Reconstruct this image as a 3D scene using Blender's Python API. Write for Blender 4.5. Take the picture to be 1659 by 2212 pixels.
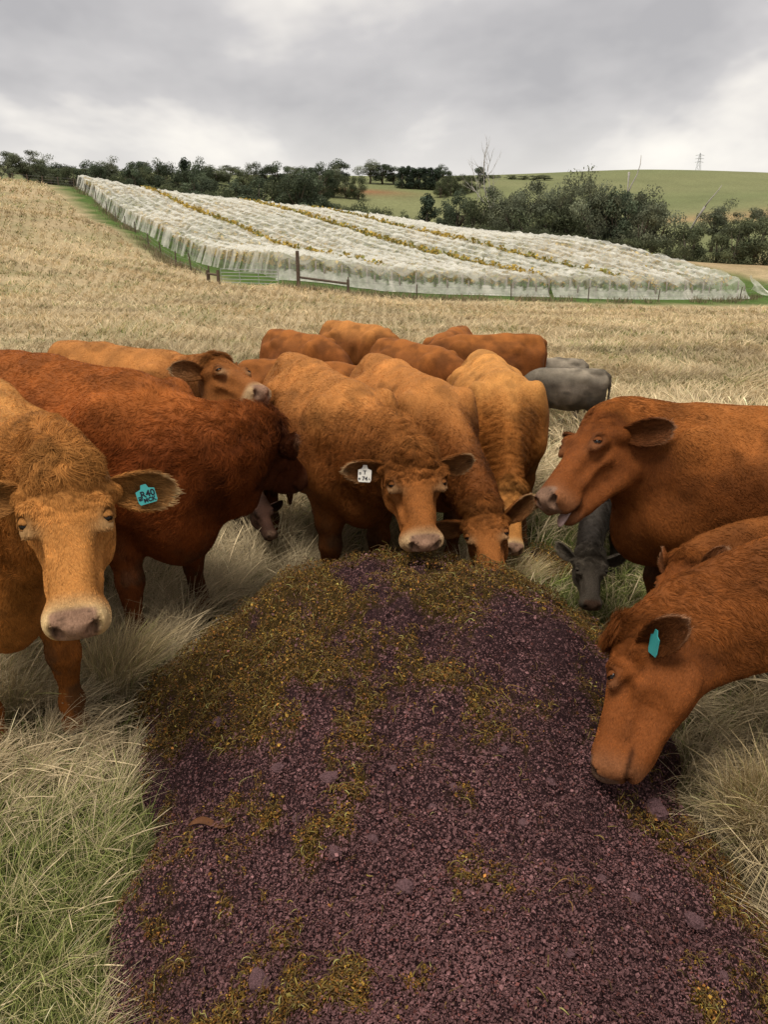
import bpy, math, random, time
import numpy as np
from mathutils import Vector, Matrix

T0 = time.time()
for _o in list(bpy.data.objects):
    bpy.data.objects.remove(_o)
SC = bpy.context.scene
COL = SC.collection
RNG = np.random.default_rng(7)

# ------------------------------------------------------------------ camera
CAM_H = 2.05
PITCH = math.radians(21.4)
cam_d = bpy.data.cameras.new('camera')
cam_d.sensor_fit = 'VERTICAL'
cam_d.sensor_height = 36.0
cam_d.lens = 26.0
cam_d.clip_start = 0.05
cam_d.clip_end = 4000
cam = bpy.data.objects.new('camera', cam_d)
COL.objects.link(cam)
cam.location = (0, 0, CAM_H)
cam.rotation_euler = (math.pi / 2 - PITCH, 0, 0)
SC.camera = cam

# ------------------------------------------------------------------ sky, sun, exposure
SUN_EL, SUN_AZ = math.radians(70), math.radians(215)      # azimuth clockwise from +Y
world = bpy.data.worlds.new('World')
SC.world = world
world.use_nodes = True


def build_world():
    nt = world.node_tree
    nt.nodes.clear()
    N = nt.nodes.new
    L = nt.links.new
    out = N('ShaderNodeOutputWorld')
    sky = N('ShaderNodeTexSky')
    sky.sky_type = 'NISHITA'
    sky.sun_disc = False
    sky.sun_elevation = SUN_EL
    sky.sun_rotation = SUN_AZ
    bg1 = N('ShaderNodeBackground')
    bg1.inputs['Strength'].default_value = 0.09
    L(sky.outputs[0], bg1.inputs['Color'])
    # overcast deck: direction projected on a flat cloud layer
    tc = N('ShaderNodeTexCoord')
    sep = N('ShaderNodeSeparateXYZ')
    L(tc.outputs['Generated'], sep.inputs[0])
    zz = N('ShaderNodeMath'); zz.operation = 'MAXIMUM'; zz.inputs[1].default_value = 0.0
    L(sep.outputs['Z'], zz.inputs[0])
    za = N('ShaderNodeMath'); za.operation = 'ADD'; za.inputs[1].default_value = 0.38
    L(zz.outputs[0], za.inputs[0])
    dx = N('ShaderNodeMath'); dx.operation = 'DIVIDE'
    dy = N('ShaderNodeMath'); dy.operation = 'DIVIDE'
    L(sep.outputs['X'], dx.inputs[0]); L(za.outputs[0], dx.inputs[1])
    L(sep.outputs['Y'], dy.inputs[0]); L(za.outputs[0], dy.inputs[1])
    cmb = N('ShaderNodeCombineXYZ')
    L(dx.outputs[0], cmb.inputs['X']); L(dy.outputs[0], cmb.inputs['Y'])
    mp = N('ShaderNodeMapping')
    mp.inputs['Location'].default_value = CLOUD_OFF
    mp.inputs['Scale'].default_value = (1.35, 1.15, 1)
    L(cmb.outputs[0], mp.inputs['Vector'])
    n1 = N('ShaderNodeTexNoise'); n1.inputs['Scale'].default_value = 0.95
    n1.inputs['Detail'].default_value = 5; n1.inputs['Roughness'].default_value = 0.54
    n1.inputs['Distortion'].default_value = 0.2
    L(mp.outputs[0], n1.inputs['Vector'])
    n2 = N('ShaderNodeTexNoise'); n2.inputs['Scale'].default_value = 2.6
    n2.inputs['Detail'].default_value = 4; n2.inputs['Roughness'].default_value = 0.5
    L(mp.outputs[0], n2.inputs['Vector'])
    mx = N('ShaderNodeMath'); mx.operation = 'MULTIPLY_ADD'
    mx.inputs[1].default_value = 0.35
    L(n2.outputs['Fac'], mx.inputs[0]); L(n1.outputs['Fac'], mx.inputs[2])
    ramp = N('ShaderNodeValToRGB')
    cr = ramp.color_ramp
    cr.elements[0].position = 0.47; cr.elements[0].color = (0.86, 0.815, 0.735, 1)
    cr.elements[1].position = 0.80; cr.elements[1].color = (0.385, 0.372, 0.375, 1)
    e = cr.elements.new(0.57); e.color = (0.69, 0.655, 0.615, 1)
    e = cr.elements.new(0.66); e.color = (0.50, 0.48, 0.475, 1)
    L(mx.outputs[0], ramp.inputs[0])
    # the deck thins towards the horizon and shows brighter cloud there
    hz = N('ShaderNodeMapRange'); hz.inputs[1].default_value = 0.04; hz.inputs[2].default_value = 0.13
    hz.inputs[3].default_value = 0.62; hz.inputs[4].default_value = 0.0
    L(sep.outputs['Z'], hz.inputs[0])
    mh = N('ShaderNodeMix'); mh.data_type = 'RGBA'
    mh.inputs[7].default_value = (0.76, 0.73, 0.69, 1)
    L(hz.outputs[0], mh.inputs[0]); L(ramp.outputs[0], mh.inputs[6])
    bg2 = N('ShaderNodeBackground'); bg2.inputs['Strength'].default_value = SKY_K
    L(mh.outputs[2], bg2.inputs['Color'])
    mix = N('ShaderNodeMixShader'); mix.inputs[0].default_value = 0.96
    L(bg1.outputs[0], mix.inputs[1]); L(bg2.outputs[0], mix.inputs[2])
    L(mix.outputs[0], out.inputs['Surface'])


CLOUD_OFF = (3.1, 0.2, 0.0)
SKY_K = 0.60
build_world()
sun_d = bpy.data.lights.new('sun', 'SUN')
sun_d.energy = 1.5
sun_d.angle = math.radians(25)
sun_d.color = (1.0, 0.95, 0.87)
sun = bpy.data.objects.new('sun', sun_d)
COL.objects.link(sun)
_sd = Vector((math.sin(SUN_AZ) * math.cos(SUN_EL), math.cos(SUN_AZ) * math.cos(SUN_EL), math.sin(SUN_EL)))
sun.rotation_euler = _sd.to_track_quat('Z', 'Y').to_euler()
SC.view_settings.view_transform = 'Standard'
SC.view_settings.look = 'None'
SC.view_settings.gamma = 1
SC.view_settings.exposure = 1.08
SC.cycles.max_bounces = 6
SC.cycles.transparent_max_bounces = 24
SC.cycles.diffuse_bounces = 2
SC.cycles.glossy_bounces = 2
SC.cycles.transmission_bounces = 3
SC.cycles.use_denoising = True

# ------------------------------------------------------------------ helpers
CT, ST = math.cos(PITCH), math.sin(PITCH)


def ray(px, py):
    """Direction (per metre of depth) of a point of the 1659 x 2212 frame, used to survey the place."""
    c, u = (px - 829.5) / 1597.6, (1106 - py) / 1597.6
    return np.array([c, CT + ST * u, -ST + CT * u])


def at(px, py, t):
    return np.array([0, 0, CAM_H]) + ray(px, py) * t


def nrm(v):
    v = np.asarray(v, float)
    return v / (np.linalg.norm(v, axis=-1, keepdims=True) + 1e-9)


def hash3(i, j, k, seed):
    n = (i.astype(np.int64) * 73856093) ^ (j.astype(np.int64) * 19349663) ^ (k.astype(np.int64) * 83492791) ^ (seed * 2654435)
    n = (n ^ (n >> 13)) * 1274126177
    n = n ^ (n >> 16)
    return (n & 0xFFFF).astype(np.float32) / 65535.0


def noise3(p, scale=1.0, seed=0, octaves=1):
    """Smooth value noise in 0..1 at points p (n, 3)."""
    p = np.asarray(p, np.float32) * scale
    tot, amp, norm = 0.0, 1.0, 0.0
    for o in range(octaves):
        f = np.floor(p)
        i = f.astype(np.int64)
        q = p - f
        q = q * q * (3 - 2 * q)
        r = 0
        for a in (0, 1):
            for b in (0, 1):
                for c in (0, 1):
                    w = (q[:, 0] if a else 1 - q[:, 0]) * (q[:, 1] if b else 1 - q[:, 1]) * (q[:, 2] if c else 1 - q[:, 2])
                    r = r + w * hash3(i[:, 0] + a, i[:, 1] + b, i[:, 2] + c, seed + o * 17)
        tot = tot + amp * r
        norm += amp
        amp *= 0.5
        p = p * 2.03
    return tot / norm


def noise2(x, y, scale=1.0, seed=0, octaves=1):
    return noise3(np.stack([x, y, np.zeros_like(x)], 1), scale, seed, octaves)


def tag(o, label=None, cat=None, group=None, kind=None):
    if label: o['label'] = label
    if cat: o['category'] = cat
    if group: o['group'] = group
    if kind: o['kind'] = kind
    return o


def mesh_obj(name, verts, faces, mat, parent=None, smooth=False, col=None, data=None, loc=None):
    """One mesh object; faces is a list or an (n, 3|4) array; col an (n, 3) array of point colours."""
    if data is None:
        data = bpy.data.meshes.new(name)
        v = np.ascontiguousarray(verts, np.float32)
        if isinstance(faces, np.ndarray):
            k = faces.shape[1]
            data.vertices.add(len(v))
            data.vertices.foreach_set('co', v.ravel())
            data.loops.add(faces.size)
            data.loops.foreach_set('vertex_index', faces.astype(np.int32).ravel())
            data.polygons.add(len(faces))
            data.polygons.foreach_set('loop_start', np.arange(0, faces.size, k, dtype=np.int32))
            data.update(calc_edges=True)
        else:
            data.from_pydata([tuple(map(float, q)) for q in v], [], faces)
        if smooth:
            data.polygons.foreach_set('use_smooth', np.ones(len(data.polygons), bool))
        if col is not None:
            a = data.attributes.new('col', 'FLOAT_COLOR', 'POINT')
            c4 = np.ones((len(v), 4), np.float32)
            c4[:, :3] = col
            a.data.foreach_set('color', c4.ravel())
        if mat is not None:
            data.materials.append(mat)
    o = bpy.data.objects.new(name, data)
    COL.objects.link(o)
    if parent is not None:
        o.parent = parent
    if loc is not None:
        o.location = tuple(map(float, loc))
    return o


def curves_obj(name, pts, rad, mat, parent=None, col=None):
    """Strands: pts (n, k, 3), rad (n, k) or (k,), col (n, 3)."""
    n, k, _ = pts.shape
    cu = bpy.data.hair_curves.new(name)
    cu.add_curves([k] * n)
    cu.attributes['position'].data.foreach_set('vector', np.ascontiguousarray(pts, np.float32).ravel())
    r = np.broadcast_to(np.asarray(rad, np.float32), (n, k))
    a = cu.attributes.get('radius') or cu.attributes.new('radius', 'FLOAT', 'POINT')
    a.data.foreach_set('value', np.ascontiguousarray(r).ravel())
    if col is not None:
        a = cu.attributes.new('col', 'FLOAT_COLOR', 'CURVE')
        c4 = np.ones((n, 4), np.float32)
        c4[:, :3] = col
        a.data.foreach_set('color', c4.ravel())
    cu.materials.append(mat)
    o = bpy.data.objects.new(name, cu)
    COL.objects.link(o)
    if parent is not None:
        o.parent = parent
    return o


class NB:
    """A node material being put together."""
    def __init__(self, name):
        self.m = bpy.data.materials.new(name)
        self.m.use_nodes = True
        self.nt = self.m.node_tree
        self.nt.nodes.clear()
        self.out = self.n('ShaderNodeOutputMaterial')
        self.b = self.n('ShaderNodeBsdfPrincipled')
        self.l(self.b.outputs[0], self.out.inputs['Surface'])

    def n(self, t, **kw):
        q = self.nt.nodes.new(t)
        for k, v in kw.items():
            setattr(q, k, v)
        return q

    def l(self, a, b):
        self.nt.links.new(a, b)

    def attr(self, name='col'):
        return self.n('ShaderNodeAttribute', attribute_name=name).outputs['Color']

    def noise(self, scale, detail=3, rough=0.5, vec=None):
        q = self.n('ShaderNodeTexNoise')
        q.inputs['Scale'].default_value = scale
        q.inputs['Detail'].default_value = detail
        q.inputs['Roughness'].default_value = rough
        if vec is None:
            vec = self.n('ShaderNodeTexCoord').outputs['Object']
        self.l(vec, q.inputs['Vector'])
        return q.outputs['Fac']

    def rng(self, src, a, b, c, d):
        q = self.n('ShaderNodeMapRange')
        for i, v in enumerate((a, b, c, d)):
            q.inputs[i + 1].default_value = v
        self.l(src, q.inputs[0])
        return q.outputs[0]

    def mix(self, fac, a, b, mode='MIX'):
        q = self.n('ShaderNodeMix', data_type='RGBA', blend_type=mode)
        for sock, v in ((q.inputs[0], fac), (q.inputs[6], a), (q.inputs[7], b)):
            if isinstance(v, (int, float)):
                sock.default_value = v
            elif isinstance(v, tuple):
                sock.default_value = v if len(v) == 4 else (*v, 1)
            else:
                self.l(v, sock)
        return q.outputs[2]

    def bump(self, h, strength, dist):
        q = self.n('ShaderNodeBump')
        q.inputs['Strength'].default_value = strength
        q.inputs['Distance'].default_value = dist
        self.l(h, q.inputs['Height'])
        self.l(q.outputs[0], self.b.inputs['Normal'])

    def base(self, c, rough=0.7, spec=0.3):
        if isinstance(c, tuple):
            self.b.inputs['Base Color'].default_value = (*c, 1)
        else:
            self.l(c, self.b.inputs['Base Color'])
        self.b.inputs['Roughness'].default_value = rough
        self.b.inputs['Specular IOR Level'].default_value = spec
        return self.m


def mat_attr(name, rough=0.75, spec=0.25, amp=0.25, scale=60.0, bump=0.0, bdist=0.005, bscale=None):
    """Colour from the 'col' attribute, broken up by fine noise."""
    b = NB(name)
    f = b.rng(b.noise(scale, 3), 0.25, 0.75, 1 - amp, 1 + amp)
    c = b.mix(1.0, b.attr(), f, 'MULTIPLY')
    if bump:
        b.bump(b.noise(bscale or scale, 4, 0.6), bump, bdist)
    return b.base(c, rough, spec)


def mat_plain(name, c, rough=0.7, spec=0.3, amp=0.2, scale=20.0, bump=0.0, bdist=0.01):
    b = NB(name)
    f = b.rng(b.noise(scale, 4), 0.25, 0.75, 1 - amp, 1 + amp)
    q = b.mix(1.0, c, f, 'MULTIPLY')
    if bump:
        b.bump(b.noise(scale * 2, 4, 0.6), bump, bdist)
    return b.base(q, rough, spec)
HVQ = 1
GQ = 1.0
# ------------------------------------------------------------------ terrain
def survey():
    P = []
    for (px, py, t, dz) in [
        (645, 622, 50, 0), (470, 612, 53, 0), (380, 575, 62, 0), (320, 532, 74, 0), (270, 492, 84, 0), (230, 457, 94, 0), (165, 405, 108, 0),
        (80, 398, 112, 0), (0, 390, 116, 0), (0, 404, 95, 0), (90, 425, 92, 0), (0, 450, 78, 0), (0, 520, 58, 0), (0, 600, 38, 0), (0, 700, 21, 0),
        (300, 600, 45, 0), (300, 680, 26, 0), (150, 550, 50, 0), (180, 480, 72, 0),
        (570, 594, 56, 0), (830, 640, 54, 0), (1100, 647, 58, 0), (1600, 640, 70, 0), (1640, 575, 95, 0), (1659, 545, 125, 0),
        (300, 405, 114, -1.9), (500, 430, 118, -1.9), (870, 475, 116, -1.9), (1300, 514, 83, -1.9), (1500, 548, 76, -1.9),
        (800, 530, 76, -1.9), (1200, 562, 72, -1.9), (450, 482, 80, -1.9), (1000, 545, 74, -1.9),
        (760, 425, 250, 0), (830, 410, 270, 0), (600, 402, 260, 0), (1000, 402, 290, 0), (1100, 390, 340, 0), (1200, 378, 400, 0), (1300, 370, 420, 0), (1400, 366, 430, 0),
        (1659, 373, 430, 0), (1500, 440, 260, 0), (1659, 430, 250, 0), (1450, 485, 180, 0), (1600, 480, 190, 0), (1500, 405, 330, 0),
        (60, 388, 175, 0), (300, 388, 210, 0), (430, 392, 235, 0)]:
        P.append(at(px, py, t) + np.array([0, 0, dz]))
    for (px, t, z) in [(300, 150, 4), (550, 150, -1), (870, 150, -5), (1150, 130, -6), (1350, 115, -6.5), (1500, 110, -6), (1000, 190, -3), (700, 190, 0),
                       (-900, 70, 9), (-900, 25, 1), (-900, 160, 16), (-700, 300, 20), (2500, 60, -4), (2500, 140, -2), (2600, 320, 14),
                       (0, 700, 16), (829, 700, 16), (1659, 700, 18), (0, 1100, 5), (829, 1100, 5), (1659, 1100, 5), (2600, 900, 5), (-900, 900, 5)]:
        q = at(px, 480, t); q[2] = z
        P.append(q)
    for x in (-14, -6, 0, 6, 14):
        for y in (-12, -4, 2, 7, 13, 22):
            P.append(np.array([x, y, near_z(y) + (0.012 * -x * max(0, y - 4) * 0.12 if x < 0 else 0)]))
    for x, y, z in ((0, -60, 1), (60, -60, 0), (-60, -60, 3), (0, -400, 4), (400, -400, 4), (-400, -400, 8), (600, 0, 0), (-600, 0, 20), (-40, 0, 3), (40, 0, -1), (35, 30, -2.2), (-30, 30, 2)):
        P.append(np.array([x, y, z], float))
    return np.array(P)


def near_z(y):
    y = np.asarray(y, float)
    q = np.maximum(y - 2.0, 0)
    return -0.06 * q * q / (q + 1.0)


def tps_fit(P):
    n = len(P)
    X = P[:, :2] / 100
    d = np.sqrt(((X[:, None] - X[None]) ** 2).sum(2))
    K = np.where(d > 0, d ** 2 * np.log(d + 1e-12), 0) + np.eye(n) * 2e-4
    A = np.zeros((n + 3, n + 3))
    A[:n, :n] = K
    A[:n, n] = 1; A[:n, n + 1:] = X
    A[n, :n] = 1; A[n + 1:, :n] = X.T
    return X, np.linalg.solve(A, np.r_[P[:, 2], 0, 0, 0])


_TX, _TW = tps_fit(survey())


def ground_z(x, y):
    x = np.atleast_1d(np.asarray(x, float)); y = np.atleast_1d(np.asarray(y, float))
    sh = x.shape
    x, y = x.ravel(), y.ravel()
    out = np.empty(len(x))
    for i in range(0, len(x), 40000):
        X = np.stack([x[i:i + 40000], y[i:i + 40000]], 1) / 100
        d2 = ((X[:, None] - _TX[None]) ** 2).sum(2)
        K = 0.5 * d2 * np.log(d2 + 1e-18)
        out[i:i + 40000] = K @ _TW[:-3] + _TW[-3] + X @ _TW[-2:]
    r = np.hypot(x, y)
    w = np.clip((r - 7) / 12, 0, 1); w = w * w * (3 - 2 * w)
    out = near_z(y) * (1 - w) + out * w
    out = out + (noise2(x, y, 0.35, 5, 2) - 0.5) * 0.10 * np.clip((r - 2.5) / 5, 0, 1)
    return out.reshape(sh)


# vineyard frame
VO = at(585, 602, 55.5)[:2]
VE = at(1590, 634, 70)[:2]
VR = nrm(at(168, 392, 108)[:2] - VO)
VL = np.linalg.norm(at(168, 392, 108)[:2] - VO)
VF = VE - VO
NROW = 22


def vine_uv(x, y):
    """(s along the rows, t across 0..1)"""
    M = np.linalg.inv(np.stack([VR, VF], 1))
    q = np.stack([x - VO[0], y - VO[1]], -1) @ M.T
    return q[..., 0], q[..., 1]


# the heap of grape marc
def heap_h(x, y):
    x = np.asarray(x, float); y = np.asarray(y, float)
    yy = np.clip(y, -0.8, 2.75)
    wob = 0.05 * np.sin(y * 2.1 + 1) + 0.04 * np.sin(y * 5.3) + 0.02 * np.sin(11 * y + x * 5)
    cx = 0.22 - 0.05 * yy
    RL = cx + 0.50 + 0.215 * yy + wob
    RR = 1.28 - 0.03 * yy - cx + wob
    R = np.where(x < cx, RL, RR)
    d = np.sqrt(((x - cx) / R) ** 2 + ((y - yy) / 1.28) ** 2)
    top = 0.34 + 0.33 * np.clip((y - 0.9) / 2.0, 0, 1) ** 1.3
    f = np.clip(1 - d ** 2.3, 0, 1) ** 0.9
    n = noise2(x.ravel(), y.ravel(), 3.0, 61, 3).reshape(x.shape) - 0.5
    n2 = noise2(x.ravel(), y.ravel(), 11.0, 62, 2).reshape(x.shape) - 0.5
    n5 = noise2(x.ravel(), y.ravel(), 5.5, 63, 2).reshape(x.shape) - 0.5
    h = top * f + (0.19 * n + 0.11 * n5 * np.clip((y - 1.6) / 1.0, 0.3, 1) + (0.07 + 0.05 * np.clip((y - 2.0) / 0.5, 0, 1)) * n2) * np.clip(f * 4, 0, 1)
    # low spill by the grazing cows
    d2 = np.sqrt(((x - 0.95) / 0.42) ** 2 + ((y - 4.55) / 0.38) ** 2)
    h = np.maximum(h, 0.12 * np.clip(1 - d2 * d2, 0, 1) ** 0.8)
    return h


def land_materials():
    M = {}
    b = NB('ground')
    v = b.n('ShaderNodeNewGeometry').outputs['Position']
    f1 = b.rng(b.noise(0.9, 6, 0.65, v), 0.3, 0.7, 0.78, 1.22)
    f2 = b.rng(b.noise(9.0, 4, 0.6, v), 0.3, 0.7, 0.72, 1.28)
    c = b.mix(1.0, b.mix(1.0, b.attr(), f1, 'MULTIPLY'), f2, 'MULTIPLY')
    b.bump(b.noise(2.2, 7, 0.7, v), 0.6, 0.25)
    M['ground'] = b.base(c, 0.95, 0.1)
    b = NB('grass_blade')
    M['grass'] = b.base(b.attr(), 0.7, 0.10)
    M['marc'] = mat_attr('grape_marc', 0.8, 0.10, 0.3, 90, 0.4, 0.003)
    b = NB('marc_bed')
    v = b.n('ShaderNodeNewGeometry').outputs['Position']
    f = b.rng(b.noise(130, 4, 0.6, v), 0.3, 0.7, 0.35, 1.3)
    b.bump(b.noise(140, 4, 0.7, v), 1.0, 0.01)
    M['bed'] = b.base(b.mix(1.0, b.attr(), f, 'MULTIPLY'), 0.8, 0.1)
    b = NB('stalk')
    M['stalk'] = b.base(b.attr(), 0.6, 0.3)
    M['clod'] = mat_plain('marc_clod', (0.140, 0.076, 0.078), 0.85, 0.12, 0.5, 7, 0.5, 0.05)
    M['leafdry'] = mat_plain('dry_leaf', (0.12, 0.05, 0.02), 0.7, 0.15, 0.3, 60)
    b = NB('foliage')
    M['leaf'] = b.base(b.mix(1.0, b.attr(), b.rng(b.noise(0.6, 3), 0.3, 0.7, 0.75, 1.25), 'MULTIPLY'), 0.8, 0.08)
    tr = b.n('ShaderNodeBsdfTranslucent')
    b.l(b.attr(), tr.inputs[0])
    mx = b.n('ShaderNodeMixShader'); mx.inputs[0].default_value = 0.35
    b.l(b.b.outputs[0], mx.inputs[1]); b.l(tr.outputs[0], mx.inputs[2]); b.l(mx.outputs[0], b.out.inputs['Surface'])
    M['bark'] = mat_plain('bark', (0.16, 0.13, 0.10), 0.9, 0.15, 0.35, 4, 0.5, 0.05)
    M['deadwood'] = mat_plain('dead_wood', (0.36, 0.33, 0.29), 0.9, 0.15, 0.3, 3)
    M['post'] = mat_plain('post_wood', (0.115, 0.085, 0.062), 0.9, 0.15, 0.35, 12, 0.5, 0.01)
    M['greypost'] = mat_plain('grey_post', (0.23, 0.20, 0.165), 0.9, 0.15, 0.3, 12)
    M['wire'] = mat_plain('wire', (0.22, 0.21, 0.20), 0.5, 0.4, 0.1)
    M['steel'] = mat_plain('gate_steel', (0.34, 0.34, 0.33), 0.5, 0.5, 0.15)
    M['pylon'] = mat_plain('pylon_steel', (0.42, 0.43, 0.44), 0.6, 0.4, 0.1)
    # bird net: white threads over a mostly open mesh
    b = NB('bird_net')
    v = b.n('ShaderNodeNewGeometry').outputs['Position']
    tr = b.n('ShaderNodeBsdfTransparent')
    di = b.n('ShaderNodeBsdfDiffuse'); di.inputs[0].default_value = (0.95, 0.915, 0.81, 1)
    tl = b.n('ShaderNodeBsdfTranslucent'); tl.inputs[0].default_value = (0.95, 0.915, 0.81, 1)
    m1 = b.n('ShaderNodeMixShader'); m1.inputs[0].default_value = 0.35
    b.l(di.outputs[0], m1.inputs[1]); b.l(tl.outputs[0], m1.inputs[2])
    m2 = b.n('ShaderNodeMixShader')
    mm = b.n('ShaderNodeMath', operation='MULTIPLY')
    b.l(b.rng(b.noise(1.4, 5, 0.7, v), 0.32, 0.68, 0.55, 1.25), mm.inputs[0])
    b.l(b.n('ShaderNodeAttribute', attribute_name='col').outputs['Fac'], mm.inputs[1])
    b.l(mm.outputs[0], m2.inputs[0])
    b.l(tr.outputs[0], m2.inputs[1]); b.l(m1.outputs[0], m2.inputs[2])
    b.l(m2.outputs[0], b.out.inputs['Surface'])
    M['net'] = b.m
    return M


LM = land_materials()
DRY = np.array([0.52, 0.40, 0.23])
GRN = np.array([0.075, 0.12, 0.028])


def green_mask(x, y):
    """Where the paddock shows green: patches near, the headland round the vines, the far hills."""
    r = np.hypot(x, y)
    g = np.clip((noise2(x, y, 0.55, 71, 3) - 0.50) / 0.14, 0, 1)
    near = np.clip((9 - r) / 6, 0, 1)
    g = g * (0.30 + 0.55 * near)
    lf = np.clip(1 - np.hypot((x + 1.1) / 0.9, (y - 1.5) / 1.0), 0, 1)
    g = np.maximum(g, np.clip(lf * 2.0, 0, 1) * np.clip((noise2(x, y, 2.4, 72, 2) - 0.36) / 0.2, 0, 1))
    rt = np.clip(1.3 - np.hypot((x - 1.3) / 0.6, (y - 3.9) / 0.8), 0, 1)
    g = np.maximum(g, np.clip(rt * 2, 0, 1) * 0.9)
    s, t = vine_uv(x, y)
    hw = np.linalg.norm(VF)
    inside = np.clip((s + 5.5) / 1.5, 0, 1) * np.clip((VL + 6 - s) / 2, 0, 1) * np.clip((t * hw + 4.5) / 1.5, 0, 1) * np.clip((hw + 9 - t * hw) / 2, 0, 1)
    g = np.maximum(g, inside)
    far = np.clip((r - 125) / 30, 0, 1)
    g = np.maximum(g, far * (0.80 + 0.2 * noise2(x, y, 0.02, 75, 3)))
    return np.clip(g, 0, 1)


def terrain():
    n = 430
    a = np.linspace(-1, 1, n)
    ax = np.sinh(a * 7.6) / np.sinh(7.6)
    X = ax * 1000
    Y = ax * 1000 + 8
    gx, gy = np.meshgrid(X, Y, indexing='ij')
    x, y = gx.ravel(), gy.ravel()
    z = ground_z(x, y)
    V = np.stack([x, y, z], 1)
    i = np.arange(n * n).reshape(n, n)
    F = np.stack([i[:-1, :-1], i[1:, :-1], i[1:, 1:], i[:-1, 1:]], -1).reshape(-1, 4)
    g = green_mask(x, y)[:, None]
    r = np.hypot(x, y)
    far = np.clip((r - 120) / 40, 0, 1)[:, None]
    grn = GRN * (1 - far) + np.array([0.150, 0.172, 0.072]) * far
    C = DRY * 0.82 * (1 - g) + grn * g
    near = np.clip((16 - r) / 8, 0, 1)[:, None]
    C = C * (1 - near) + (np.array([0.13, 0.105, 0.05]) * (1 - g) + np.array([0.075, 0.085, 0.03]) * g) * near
    # dry strip and cut bank on the far right slope, red earth by the far hedge
    p = at(1560, 465, 205)
    st = np.exp(-((y - p[1] - (x - p[0]) * 0.35) / 14) ** 2) * np.clip((x - 60) / 15, 0, 1)
    C = C * (1 - 0.8 * st[:, None]) + np.array([0.36, 0.24, 0.12]) * 0.8 * st[:, None]
    p = at(775, 416, 262)
    st = np.exp(-((y - p[1]) / 6) ** 2 - ((x - p[0]) / 16) ** 2)
    C = C * (1 - st[:, None]) + np.array([0.27, 0.12, 0.06]) * st[:, None]
    p = at(1620, 560, 100)
    st = np.clip(1.4 - np.hypot((x - p[0]) / 22, (y - p[1]) / 22), 0, 1)
    C = C * (1 - st[:, None]) + np.array([0.33, 0.23, 0.12]) * st[:, None]
    C = C * (0.85 + 0.3 * noise2(x, y, 0.11, 90, 3))[:, None]
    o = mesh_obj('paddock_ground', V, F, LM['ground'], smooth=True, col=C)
    tag(o, kind='structure')


def olive_mask(x, y):
    n = noise2(x, y, 3.2, 40, 3)
    n2 = noise2(x, y, 9.0, 41, 2)
    n3 = noise2(x, y, 30.0, 42, 2)
    q = (n - 0.5) * 1.4 + (n2 - 0.5) * 1.2 + (n3 - 0.5) * 1.0
    reg = -0.50 + 0 * x
    reg = np.maximum(reg, 0.70 * np.clip((y - 2.55 - 0.30 * np.clip(x, -1, 1)) / 0.45, -1, 1) - 0.12)
    def spot(cx, cy, rx, ry, a):
        return -0.5 + a * np.exp(-((x - cx) / rx) ** 2 - ((y - cy) / ry) ** 2)
    for s in ((-0.45, 2.45, 0.45, 0.32, 0.95), (-0.05, 2.20, 0.26, 0.22, 0.95), (-0.34, 1.24, 0.26, 0.18, 0.62), (-0.45, 1.72, 0.26, 0.14, 0.48), (1.05, 1.55, 0.24, 0.6, 1.0), (1.0, 1.15, 0.25, 0.3, 0.9), (-0.2, 1.66, 0.2, 0.14, 0.6)):
        reg = np.maximum(reg, spot(*s))
    q = q + reg
    vi = np.exp(-((x + 0.12) / 0.16) ** 2 - ((y - 2.95) / 0.22) ** 2)
    return np.clip((q - 0.9 * vi) / 0.35 + 0.5, 0, 1)


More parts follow.
